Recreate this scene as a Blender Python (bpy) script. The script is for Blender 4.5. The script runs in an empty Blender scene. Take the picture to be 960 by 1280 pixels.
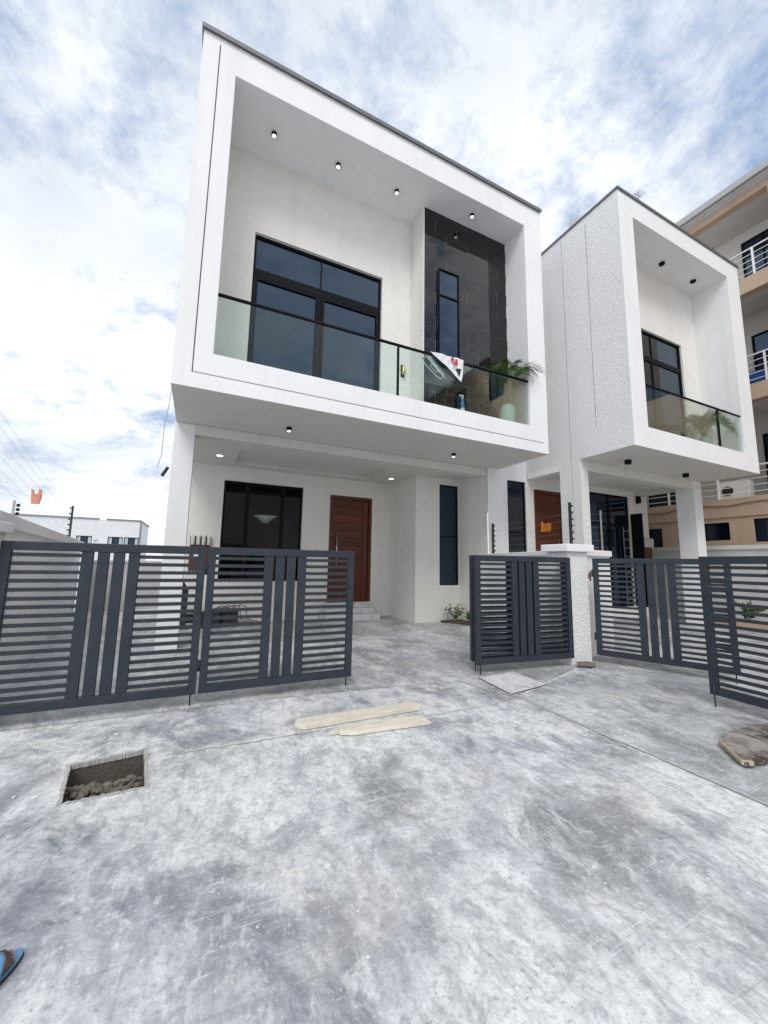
import bpy, bmesh, math, random
from mathutils import Vector, Matrix
random.seed(7)
R = math.radians
SC = bpy.context.scene
COL = SC.collection

# ------------------------------------------------------------------ camera
CAMR = Matrix(((0.90174, -0.07269, -0.42612), (-0.43192, -0.11110, -0.89504), (0.01772, 0.99115, -0.13158)))
cd = bpy.data.cameras.new('camera'); cam = bpy.data.objects.new('camera', cd); COL.objects.link(cam)
cam.matrix_world = Matrix.Translation((0, 0, 1.55)) @ CAMR.to_4x4()
cd.sensor_fit = 'HORIZONTAL'; cd.sensor_width = 36; cd.lens = 484.9 / 960 * 36
cd.clip_start = .05; cd.clip_end = 2000
SC.camera = cam
SC.view_settings.view_transform = 'Standard'; SC.view_settings.look = 'None'
SC.view_settings.exposure = 0.52; SC.view_settings.gamma = 1

# ------------------------------------------------------------------ sky and sun
SUN_DIR = Vector((-.34, -.58, .73)).normalized()          # towards the sun
W = bpy.data.worlds.new('World'); SC.world = W; W.use_nodes = True
nt = W.node_tree; nt.nodes.clear()
def wn(t, **k):
    n = nt.nodes.new(t)
    for a, b in k.items(): setattr(n, a, b)
    return n
def mth(op, a, b=None, c=None):
    n = wn('ShaderNodeMath', operation=op)
    for i, v in enumerate((a, b, c)):
        if v is None: continue
        if isinstance(v, (int, float)): n.inputs[i].default_value = v
        else: nt.links.new(v, n.inputs[i])
    return n.outputs[0]
tc = wn('ShaderNodeTexCoord'); sp = wn('ShaderNodeSeparateXYZ'); nt.links.new(tc.outputs['Generated'], sp.inputs[0])
zz = mth('ADD', mth('MAXIMUM', sp.outputs[2], 0.0), .30)
cb = wn('ShaderNodeCombineXYZ')
nt.links.new(mth('DIVIDE', sp.outputs[0], zz), cb.inputs[0]); nt.links.new(mth('DIVIDE', sp.outputs[1], zz), cb.inputs[1])
def wnoise(scale, detail, rough, off, dist=0.0):
    mp = wn('ShaderNodeMapping'); mp.inputs['Location'].default_value = off; nt.links.new(cb.outputs[0], mp.inputs[0])
    n = wn('ShaderNodeTexNoise'); n.inputs['Scale'].default_value = scale; n.inputs['Detail'].default_value = detail
    n.inputs['Roughness'].default_value = rough; n.inputs['Distortion'].default_value = dist
    nt.links.new(mp.outputs[0], n.inputs['Vector']); return n.outputs[0]
def wramp(v, p0, p1, c0=(0, 0, 0, 1), c1=(1, 1, 1, 1)):
    r = wn('ShaderNodeValToRGB'); r.color_ramp.elements[0].position = p0; r.color_ramp.elements[1].position = p1
    r.color_ramp.elements[0].color = c0; r.color_ramp.elements[1].color = c1; nt.links.new(v, r.inputs[0]); return r.outputs[0]
sky = wn('ShaderNodeTexSky'); sky.sky_type = 'NISHITA'; sky.sun_disc = False
sky.sun_elevation = math.asin(SUN_DIR.z); sky.sun_rotation = math.atan2(SUN_DIR.x, SUN_DIR.y)
sky.air_density = 1.0; sky.dust_density = 1.5
n_fine = wnoise(6.0, 12, .70, (3.1, 1.7, 0), .15)
n_mid = wnoise(1.5, 6, .55, (5.3, 8.2, 0), .2)
low = mth('POWER', mth('SUBTRACT', 1.0, mth('MAXIMUM', sp.outputs[2], 0.0)), 5.0)          # cloud deck thickens towards the horizon
cover = mth('ADD', mth('ADD', mth('MULTIPLY', n_fine, .55), mth('MULTIPLY', n_mid, .6)), mth('MULTIPLY', low, .14))
fac = wramp(cover, .45, .60)
shade = wramp(wnoise(1.05, 5, .5, (9.4, 2.2, 0), .2), .36, .66, (5.9, 6.25, 6.7, 1), (9.6, 9.6, 9.6, 1))
# ... cloud density also greys the thick parts
thick = wramp(wnoise(2.4, 8, .6, (1.2, 6.6, 0), .3), .3, .7, (.88, .90, .93, 1), (1.04, 1.04, 1.04, 1))
mx = wn('ShaderNodeMix', data_type='RGBA', blend_type='MULTIPLY'); mx.inputs[0].default_value = 1
nt.links.new(shade, mx.inputs[6]); nt.links.new(thick, mx.inputs[7])
hz = wn('ShaderNodeMix', data_type='RGBA')                 # thin high veil over the blue
hz.inputs[0].default_value = .75; nt.links.new(sky.outputs[0], hz.inputs[6]); hz.inputs[7].default_value = (2.9, 3.9, 5.7, 1)
mix = wn('ShaderNodeMix', data_type='RGBA')
nt.links.new(mth('MULTIPLY', fac, .95), mix.inputs[0]); nt.links.new(hz.outputs[2], mix.inputs[6]); nt.links.new(mx.outputs[2], mix.inputs[7])
bg = wn('ShaderNodeBackground'); bg.inputs[1].default_value = .1
out = wn('ShaderNodeOutputWorld'); nt.links.new(mix.outputs[2], bg.inputs[0]); nt.links.new(bg.outputs[0], out.inputs[0])

sl = bpy.data.lights.new('sun', 'SUN'); sl.energy = 1.2; sl.angle = R(26); sl.color = (1, .97, .92)
so = bpy.data.objects.new('sun', sl); COL.objects.link(so)
so.rotation_euler = SUN_DIR.to_track_quat('Z', 'Y').to_euler(); so.location = (-8, -4, 20)

# ------------------------------------------------------------------ materials
MATS = {}
class NM:
    def __init__(s, name):
        s.m = bpy.data.materials.new(name); s.m.use_nodes = True; s.t = s.m.node_tree
        s.b = s.t.nodes['Principled BSDF']; s.out = s.t.nodes['Material Output']; MATS[name] = s.m
        s._co = None
    def n(s, t, ins=None, **k):
        nd = s.t.nodes.new(t)
        for a, b in k.items(): setattr(nd, a, b)
        for a, b in (ins or {}).items(): s.set(nd.inputs[a], b)
        return nd
    def set(s, sock, v):
        if isinstance(v, bpy.types.NodeSocket): s.t.links.new(v, sock)
        else: sock.default_value = v
    def co(s, kind='Object', scale=(1, 1, 1), rot=(0, 0, 0), loc=(0, 0, 0)):
        c = s.n('ShaderNodeTexCoord'); return s.n('ShaderNodeMapping', {0: c.outputs[kind], 'Scale': scale, 'Rotation': rot, 'Location': loc}).outputs[0]
    def noise(s, scale, detail=4, rough=.55, vec=None, dist=0.0):
        return s.n('ShaderNodeTexNoise', {'Vector': vec or s.co(), 'Scale': scale, 'Detail': detail, 'Roughness': rough, 'Distortion': dist}).outputs[0]
    def ramp(s, v, *st):
        r = s.n('ShaderNodeValToRGB', {0: v}); e = r.color_ramp.elements
        while len(e) < len(st): e.new(.5)
        for i, (p, c) in enumerate(st):
            e[i].position = p; e[i].color = tuple(c) + (1,) if not isinstance(c, (int, float)) else (c, c, c, 1)
        return r.outputs[0]
    def mix(s, f, a, b, mode='MIX'):
        nd = s.n('ShaderNodeMix', data_type='RGBA', blend_type=mode)
        for i, v in ((0, f), (6, a), (7, b)):
            if isinstance(v, tuple) and len(v) == 3: v = v + (1,)
            s.set(nd.inputs[i], v)
        return nd.outputs[2]
    def bump(s, h, dist, strength=1.0, prev=None):
        ins = {'Height': h, 'Distance': dist, 'Strength': strength}
        if prev is not None: ins['Normal'] = prev
        return s.n('ShaderNodeBump', ins).outputs[0]
    def pr(s, **k):
        names = dict(col='Base Color', rough='Roughness', metal='Metallic', spec='Specular IOR Level', normal='Normal', emit='Emission Color', es='Emission Strength', coat='Coat Weight', ior='IOR', trans='Transmission Weight')
        for a, v in k.items():
            if isinstance(v, tuple) and len(v) == 3: v = v + (1,)
            s.set(s.b.inputs[names[a]], v)
        return s.m

def plaster(name, col, bscale, bdist, dirt=.12, rough=.85, big=0.0):
    q = NM(name); v = q.co()
    d = q.noise(.9, 6, .65, v); d2 = q.noise(6, 5, .6, v)
    st = q.noise(1.0, 5, .6, q.co(scale=(3.5, 3.5, .22)))         # faint rain streaks
    c = q.mix(q.ramp(d, (.35, 0), (.75, 1)), col, tuple(x * (1 - dirt) for x in col))
    c = q.mix(q.ramp(d2, (.45, 0), (.8, .5)), c, tuple(x * (1 - dirt * .9) for x in col))
    c = q.mix(q.ramp(st, (.52, 0), (.8, .55)), c, (col[0] * .84, col[1] * .83, col[2] * .80))
    h = q.noise(bscale, 4, .6, v)
    nrm = q.bump(h, bdist, 1.0, q.bump(q.noise(1.7, 3, .5, v), .012, .6))
    if big: nrm = q.bump(q.ramp(q.noise(bscale * .5, 3, .5, v, .6), (.42, 0), (.62, 1)), big, 1.0, nrm)
    return q.pr(col=c, rough=rough, normal=nrm, spec=.25)
plaster('paint_smooth', (.84, .84, .845), 60, .0012, .07)
plaster('stucco_light', (.81, .79, .745), 34, .006, .08, big=.004)
plaster('stucco_rough', (.84, .84, .84), 60, .008, .07, big=.008)
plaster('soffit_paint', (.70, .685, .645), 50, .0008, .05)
plaster('wall_white', (.84, .84, .835), 30, .005, .10)
plaster('render_grey', (.62, .62, .61), 26, .006, .25)
plaster('beige', (.56, .42, .31), 20, .004, .22)
plaster('neighbour_white', (.66, .65, .62), 20, .002, .15)
plaster('far_white', (.70, .71, .72), 3, .002, .12)

q = NM('charcoal_metal'); v = q.co()
q.pr(col=q.mix(q.ramp(q.noise(7, 5, .6, v), (.4, 0), (.75, 1)), (.024, .031, .043), (.034, .041, .054)), rough=q.ramp(q.noise(24, 4, .6, v), (.3, .42), (.7, .60)), spec=.35, normal=q.bump(q.noise(120, 2, .5, v), .0006))
q = NM('black_metal'); q.pr(col=(.006, .007, .009), rough=.55, spec=.12)
q = NM('flashing'); v = q.co(); q.pr(col=q.mix(q.noise(5, 4, .6, v), (.10, .11, .12), (.19, .20, .21)), rough=.5, metal=.3)
q = NM('steel'); q.pr(col=(.6, .6, .6), rough=.3, metal=1.0)
q = NM('galvanised'); v = q.co(); q.pr(col=q.mix(q.noise(30, 4, .6, v), (.36, .36, .36), (.5, .5, .5)), rough=.5, metal=.7)
q = NM('white_metal'); q.pr(col=(.8, .8, .8), rough=.35)
q = NM('rust'); v = q.co(); q.pr(col=q.mix(q.noise(40, 4, .6, v), (.05, .03, .025), (.16, .07, .04)), rough=.8)
q = NM('plastic_black'); q.pr(col=(.02, .02, .022), rough=.5)
q = NM('plastic_white'); q.pr(col=(.75, .75, .73), rough=.45)
q = NM('lamp_glow'); q.pr(col=(.9, .9, .9), emit=(1, .96, .88), es=2.2)
q = NM('lamp_warm'); q.pr(col=(.9, .8, .6), emit=(1, .85, .6), es=9.0)
q = NM('brass'); q.pr(col=(.6, .45, .2), rough=.3, metal=1.0)
q = NM('tile_black'); v = q.co(); 
vein = q.ramp(q.noise(2.2, 8, .7, v, 2.5), (.485, 0), (.5, 1), (.515, 0))
q.pr(col=q.mix(vein, (.003, .003, .0045), (.018, .016, .015)), rough=.012, spec=.55)
q = NM('grout'); q.pr(col=(.46, .45, .43), rough=.8)
q = NM('marble_step'); v = q.co(); q.pr(col=q.mix(q.ramp(q.noise(3, 8, .7, v, 1.2), (.45, 0), (.6, 1)), (.66, .66, .65), (.52, .52, .52)), rough=.25)

def glass(name, tint, fmin=.06, rough=0.0):
    q = NM(name); q.t.nodes.remove(q.b)
    tr = q.n('ShaderNodeBsdfTransparent', {0: tint + (1,)}); gl = q.n('ShaderNodeBsdfGlossy', {0: (1, 1, 1, 1), 'Roughness': rough})
    fr = q.n('ShaderNodeFresnel', {'IOR': 1.38}).outputs[0]
    f = q.n('ShaderNodeMath', {0: fr, 1: .5, 2: fmin}, operation='MULTIPLY_ADD').outputs[0]
    mx = q.n('ShaderNodeMixShader', {0: f, 1: tr.outputs[0], 2: gl.outputs[0]})
    q.t.links.new(mx.outputs[0], q.out.inputs[0])
glass('glass_clear', (.90, .955, .94), .0)
glass('glass_room', (.06, .08, .095), .0)
q = NM('glass_dark'); q.pr(col=(.004, .008, .016), rough=.012, ior=1.8, spec=.5)
q.set(q.b.inputs['Specular Tint'], (.5, .72, 1, 1))
q = NM('room_dark'); q.pr(col=(.04, .04, .05), rough=.9)
q = NM('curtain'); q.pr(col=(.30, .30, .31), rough=.9)

def wood(name, a, b, scale, rough, axis=0, coat=0.0):
    q = NM(name); s = [18, 18, 18]; s[axis] = 1.4
    oi = q.n('ShaderNodeObjectInfo').outputs['Random']
    v = q.co(scale=tuple(x * scale for x in s))
    vo = q.n('ShaderNodeVectorMath', {0: v, 1: q.n('ShaderNodeCombineXYZ', {0: q.n('ShaderNodeMath', {0: oi, 1: 40.0}, operation='MULTIPLY').outputs[0]}).outputs[0]}, operation='ADD').outputs[0]
    g = q.noise(1, 6, .62, vo, 1.6)
    c = q.mix(q.ramp(g, (.3, 0), (.7, 1)), a, b)
    c = q.mix(q.n('ShaderNodeMath', {0: oi, 1: .5}, operation='MULTIPLY').outputs[0], c, tuple(x * 1.5 for x in b))
    return q.pr(col=c, rough=rough, normal=q.bump(g, .0015), coat=coat, spec=.3)
wood('mahogany', (.024, .006, .003), (.115, .028, .010), .9, .45, 0, .06)
wood('mahogany_frame', (.034, .009, .004), (.115, .030, .011), .9, .45, 2, .06)
q = NM('raw_pine'); oi = q.n('ShaderNodeObjectInfo').outputs['Random']; of = q.n('ShaderNodeCombineXYZ', {0: q.n('ShaderNodeMath', {0: oi, 1: 30.0}, operation='MULTIPLY').outputs[0], 1: oi}).outputs[0]
v = q.n('ShaderNodeVectorMath', {0: q.co(scale=(2.2, 46, 30)), 1: of}, operation='ADD').outputs[0]
g = q.noise(1, 7, .65, v, .9); kn = q.n('ShaderNodeTexVoronoi', {'Vector': q.n('ShaderNodeVectorMath', {0: q.co(scale=(3, 7, 1)), 1: of}, operation='ADD').outputs[0], 'Scale': 1.3}).outputs['Distance']
c = q.mix(q.ramp(g, (.34, 0), (.66, 1)), (.60, .54, .43), (.82, .78, .68))
c = q.mix(q.ramp(q.noise(2.2, 6, .7, q.co(scale=(1, 2, 1))), (.40, .45), (.56, 0)), c, (.50, .47, .40))
c = q.mix(q.ramp(kn, (.06, .8), (.12, 0)), c, (.20, .12, .06))
c = q.mix(q.ramp(q.noise(26, 6, .7, q.co()), (.62, 0), (.72, .7)), c, (.24, .21, .17))
q.pr(col=c, rough=.85, spec=.2, normal=q.bump(g, .003))
q = NM('weathered_ply'); v = q.co()
c = q.mix(q.ramp(q.noise(3.4, 10, .72, v, .5), (.40, 0), (.58, 1)), (.34, .31, .28), (.05, .034, .03))
c = q.mix(q.ramp(q.noise(9, 5, .6, q.co(loc=(4, 2, 0))), (.55, 0), (.75, .7)), c, (.46, .42, .37))
c = q.mix(q.ramp(q.noise(3, 6, .6, q.co(loc=(9, 5, 0))), (.6, 0), (.68, .8)), c, (.19, .11, .05))
q.pr(col=c, rough=.85, normal=q.bump(q.noise(30, 6, .6, v), .004))
q = NM('ply_edge'); v = q.co(scale=(1, 1, 60)); q.pr(col=q.mix(q.noise(2, 3, .5, v), (.35, .28, .19), (.6, .5, .36)), rough=.9)

# stamped concrete: pale laitance rubbed over a blue-grey slab, scuffs, scratches, stamped joints
def concrete(name, pale, mid, dark, bias=0.0, rot=.06, joint=.55, gloss=.62, seed=0):
    q = NM(name); v = q.co(loc=(seed, seed * .7, 0))
    wv = q.n('ShaderNodeVectorMath', {0: q.n('ShaderNodeTexNoise', {'Vector': v, 'Scale': .55, 'Detail': 3.0}).outputs['Color'], 1: (1.1, 1.1, 0)}, operation='MULTIPLY').outputs[0]
    def sweep(sc, ro, lo):
        m_ = q.co(scale=sc, rot=(0, 0, R(ro)), loc=(lo + seed, lo * .6, 0)); return q.n('ShaderNodeVectorMath', {0: m_, 1: wv}, operation='ADD').outputs[0]
    n1 = q.noise(.75, 10, .64, sweep((1.0, .8, 1), -35, 0), .4)    # big rubbed sweeps
    n2 = q.noise(1.25, 10, .70, sweep((1.0, .85, 1), 30, 4), .4)    # patches
    n7 = q.noise(4.2, 10, .74, sweep((1.0, .85, 1), -20, 13), .4)    # hand-sized blotches
    n5 = q.noise(1.0, 9, .74, sweep((8, 3.6, 1), -38, 8), .4)      # brush marks along the sweep
    n6 = q.noise(1.0, 9, .74, sweep((9, 3.8, 1), 48, 2), .4)
    n3 = q.noise(14, 9, .72, v, .3)                                # mottling
    n4 = q.noise(70, 3, .6, v)
    hue = q.noise(.7, 4, .6, q.co(loc=(seed + 3, 9, 0)), .5)
    dk = q.mix(q.ramp(hue, (.42, 0), (.58, 1)), dark, (dark[0] * 1.10, dark[1] * 1.07, dark[2] * .95))
    pl_ = q.mix(q.ramp(hue, (.40, 0), (.60, 1)), pale, (pale[0] * 1.0, pale[1] * 1.0, pale[2] * .955))
    c = q.mix(q.ramp(n1, (.40 + bias, 0), (.58 + bias, 1)), mid, pl_)
    c = q.mix(q.ramp(n2, (.48 - bias, 0), (.60 - bias, 1)), c, dk)
    c = q.mix(q.ramp(n2, (.30, .8), (.43, 0)), c, tuple(min(.9, x * 1.15) for x in pale))
    c = q.mix(q.ramp(n7, (.34, .65), (.47, 0)), c, dk)
    c = q.mix(q.ramp(n7, (.52, 0), (.64, .80)), c, pl_)
    c = q.mix(q.ramp(n5, (.38, .55), (.50, 0)), c, dk)
    c = q.mix(q.ramp(n5, (.55, 0), (.66, .5)), c, tuple(min(.9, x * 1.12) for x in pale))
    c = q.mix(q.ramp(n6, (.56, 0), (.68, .5)), c, tuple(min(.9, x * 1.12) for x in pale))
    c = q.mix(q.ramp(n3, (.38, .55), (.52, 0)), c, tuple(x * .72 for x in mid))
    c = q.mix(q.ramp(n3, (.57, 0), (.68, .5)), c, tuple(min(.9, x * 1.15) for x in pale))
    st = q.noise(1.1, 6, .6, q.co(loc=(seed + 7, 1, 0)), .4)       # warm dusty areas
    c = q.mix(q.ramp(st, (.54, 0), (.72, .35)), c, (.60, .57, .49))
    # hairline scratches in two directions
    for sc, ro, lo in (((2.2, 60, 1), 24, 0), ((2.0, 52, 1), -58, 5), ((3.0, 70, 1), 78, 9), ((1.6, 80, 1), -20, 14), ((2.4, 66, 1), 50, 19)):
        s = q.noise(1.0, 3, .55, q.co(scale=sc, rot=(0, 0, R(ro)), loc=(lo + seed, 0, 0)), .5)
        msk = q.noise(1.5, 3, .5, q.co(loc=(lo, 3, 0)))
        f = q.n('ShaderNodeMath', {0: q.ramp(s, (.655, 0), (.69, .5)), 1: q.ramp(msk, (.48, 0), (.62, 1))}, operation='MULTIPLY').outputs[0]
        c = q.mix(f, c, (.78, .78, .78))
    n8 = q.noise(38, 6, .75, v); n9 = q.noise(95, 4, .7, v)
    c = q.mix(q.ramp(n8, (.34, .75), (.46, 0)), c, tuple(x * .5 for x in mid))
    c = q.mix(q.ramp(n8, (.58, 0), (.68, .65)), c, tuple(min(.9, x * 1.25) for x in pale))
    c = q.mix(q.ramp(n9, (.30, .4), (.44, 0)), c, tuple(x * .55 for x in mid))
    for sc, lo, w in ((2.6, 6, .005), (1.7, 11, .005)):           # curved scrape marks and hairline cracks
        dv = q.n('ShaderNodeVectorMath', {0: q.co(loc=(lo + seed, lo, 0)), 1: q.n('ShaderNodeVectorMath', {0: q.n('ShaderNodeTexNoise', {'Vector': v, 'Scale': 1.6, 'Detail': 4.0}).outputs['Color'], 1: (.5, .5, 0)}, operation='MULTIPLY').outputs[0]}, operation='ADD').outputs[0]
        ve = q.n('ShaderNodeTexVoronoi', {'Vector': dv, 'Scale': sc, 'Randomness': 1.0}, feature='DISTANCE_TO_EDGE')
        mk = q.noise(2.4, 4, .6, q.co(loc=(lo * 2, 1, 0)))
        f = q.n('ShaderNodeMath', {0: q.ramp(ve.outputs['Distance'], (w * .4, .8), (w * 1.6, 0)), 1: q.ramp(mk, (.54, 0), (.64, .6))}, operation='MULTIPLY').outputs[0]
        c = q.mix(f, c, (.74, .74, .74))
    # white drops and chips of plaster
    vo = q.n('ShaderNodeTexVoronoi', {'Vector': v, 'Scale': 11.0, 'Randomness': 1.0})
    sel = q.n('ShaderNodeSeparateColor', {0: vo.outputs['Color']}).outputs[0]
    f = q.n('ShaderNodeMath', {0: q.ramp(vo.outputs['Distance'], (.07, 1), (.10, 0)), 1: q.ramp(sel, (.86, 0), (.9, .8))}, operation='MULTIPLY').outputs[0]
    c = q.mix(f, c, (.82, .82, .80))
    # rare reddish stains
    rs = q.n('ShaderNodeTexVoronoi', {'Vector': q.co(loc=(1.3, .4, 0)), 'Scale': .62, 'Randomness': 1.0})
    wob = q.n('ShaderNodeMath', {0: rs.outputs['Distance'], 1: q.n('ShaderNodeMath', {0: n3, 1: .12}, operation='MULTIPLY').outputs[0]}, operation='ADD').outputs[0]
    c = q.mix(q.ramp(wob, (.055, .4), (.085, 0)), c, (.48, .24, .20))
    # stamped joints
    bv = q.co(rot=(0, 0, rot), loc=(.13 + seed, .21, 0))
    jw = q.n('ShaderNodeVectorMath', {0: bv, 1: q.n('ShaderNodeVectorMath', {0: q.n('ShaderNodeTexNoise', {'Vector': v, 'Scale': 5.0}).outputs['Color'], 1: (.012, .012, 0)}, operation='MULTIPLY').outputs[0]}, operation='ADD').outputs[0]
    bk = q.n('ShaderNodeTexBrick', {'Vector': jw, 'Scale': 1.0, 'Mortar Size': .006, 'Mortar Smooth': .6, 'Brick Width': .46, 'Row Height': .31})
    bk.offset = .37; bk.squash = .7; bk.squash_frequency = 3
    jm = q.n('ShaderNodeMath', {0: bk.outputs['Fac'], 1: q.ramp(q.noise(.9, 4, .6, q.co(loc=(2, 8, 0))), (.46, 0), (.66, 1))}, operation='MULTIPLY').outputs[0]
    c = q.mix(q.n('ShaderNodeMath', {0: jm, 1: joint}, operation='MULTIPLY').outputs[0], c, tuple(x * .5 for x in mid))
    nb = q.bump(n3, .003); nb = q.bump(n4, .0015, 1, nb)
    nb = q.bump(q.n('ShaderNodeMath', {0: 1.0, 1: jm}, operation='SUBTRACT').outputs[0], .0025, .6, nb)
    return q.pr(col=c, rough=q.ramp(n2, (.3, gloss + .1), (.7, gloss - .12)), normal=nb, spec=.35)
concrete('street_concrete', (.77, .775, .775), (.525, .54, .575), (.22, .235, .275), -.01, joint=.35)
concrete('drive_concrete', (.64, .65, .655), (.44, .455, .47), (.23, .245, .265), .03, rot=.02, joint=.8, gloss=.5, seed=3)  # darker than the street: porch shade and wet are put into the colour
concrete('apron_concrete', (.66, .67, .68), (.44, .455, .475), (.22, .235, .255), .02, rot=.5, joint=.5, gloss=.58, seed=6)
concrete('cover_concrete', (.72, .725, .72), (.56, .57, .575), (.40, .41, .42), 0, rot=.3, joint=0, seed=9)
q = NM('mortar'); v = q.co(); q.pr(col=q.mix(q.noise(18, 5, .6, v), (.30, .30, .285), (.58, .58, .55)), rough=.9, normal=q.bump(q.noise(60, 4, .6, v), .004))
q = NM('soil'); v = q.co(); q.pr(col=q.mix(q.noise(9, 6, .7, v), (.035, .026, .02), (.12, .09, .065)), rough=.95, normal=q.bump(q.noise(30, 5, .6, v), .02))
q = NM('wet_mud'); v = q.co(); q.pr(col=q.mix(q.noise(9, 6, .7, v), (.05, .045, .04), (.17, .15, .125)), rough=.75, normal=q.bump(q.noise(40, 5, .6, v), .01))
q = NM('stone_rubble'); v = q.co(); q.pr(col=q.mix(q.noise(14, 6, .7, v), (.07, .06, .05), (.25, .22, .18)), rough=.9, normal=q.bump(q.noise(60, 4, .6, v), .006))
q = NM('chalk'); q.pr(col=(.78, .78, .76), rough=.9)
def leafmat(name, a, b):
    q = NM(name); v = q.co(); q.pr(col=q.mix(q.noise(5, 3, .6, v), a, b), rough=.55, spec=.25)
leafmat('palm_leaf', (.020, .065, .012), (.07, .14, .025))
leafmat('palm_stem', (.16, .20, .07), (.28, .30, .12))
leafmat('shrub_leaf', (.03, .07, .02), (.08, .14, .04))
q = NM('pot_mint'); v = q.co(); q.pr(col=q.mix(q.noise(4, 4, .6, v), (.42, .62, .56), (.55, .73, .67)), rough=.3)
q = NM('cloth_white'); v = q.co(); q.pr(col=q.mix(q.noise(5, 4, .6, v), (.78, .78, .80), (.70, .71, .74)), rough=.8)
q = NM('cloth_dark'); q.pr(col=(.05, .07, .065), rough=.85)
q = NM('ink_black'); q.pr(col=(.02, .025, .04), rough=.7)
q = NM('ink_red'); q.pr(col=(.55, .03, .05), rough=.7)
q = NM('sign_orange'); q.pr(col=(.85, .28, .02), rough=.6)
q = NM('sign_brown'); q.pr(col=(.09, .035, .025), rough=.6)
q = NM('bag_orange'); q.pr(col=(.62, .25, .17), rough=.6)
q = NM('plastic_blue'); q.pr(col=(.02, .14, .55), rough=.4)
q = NM('bottle_blue'); q.pr(col=(.05, .25, .6), rough=.35)
q = NM('flip_blue'); v = q.co(); q.pr(col=q.mix(q.noise(12, 3, .6, v), (.10, .26, .45), (.17, .36, .56)), rough=.6)
q = NM('sole_dark'); q.pr(col=(.02, .025, .04), rough=.8)
q = NM('skin'); v = q.co(); q.pr(col=q.mix(q.noise(14, 4, .6, v), (.075, .036, .024), (.13, .065, .043)), rough=.5)
q = NM('nail'); q.pr(col=(.30, .18, .14), rough=.35)
q = NM('shirt'); v = q.co(); q.pr(col=q.mix(q.noise(6, 4, .6, v), (.25, .27, .30), (.32, .34, .37)), rough=.9)
q = NM('trousers'); v = q.co(); q.pr(col=q.mix(q.noise(6, 4, .6, v), (.03, .035, .05), (.05, .055, .075)), rough=.9)
q = NM('hair'); q.pr(col=(.012, .011, .010), rough=.8)
q = NM('roof_sheet'); q.pr(col=(.20, .21, .22), rough=.5)

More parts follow.
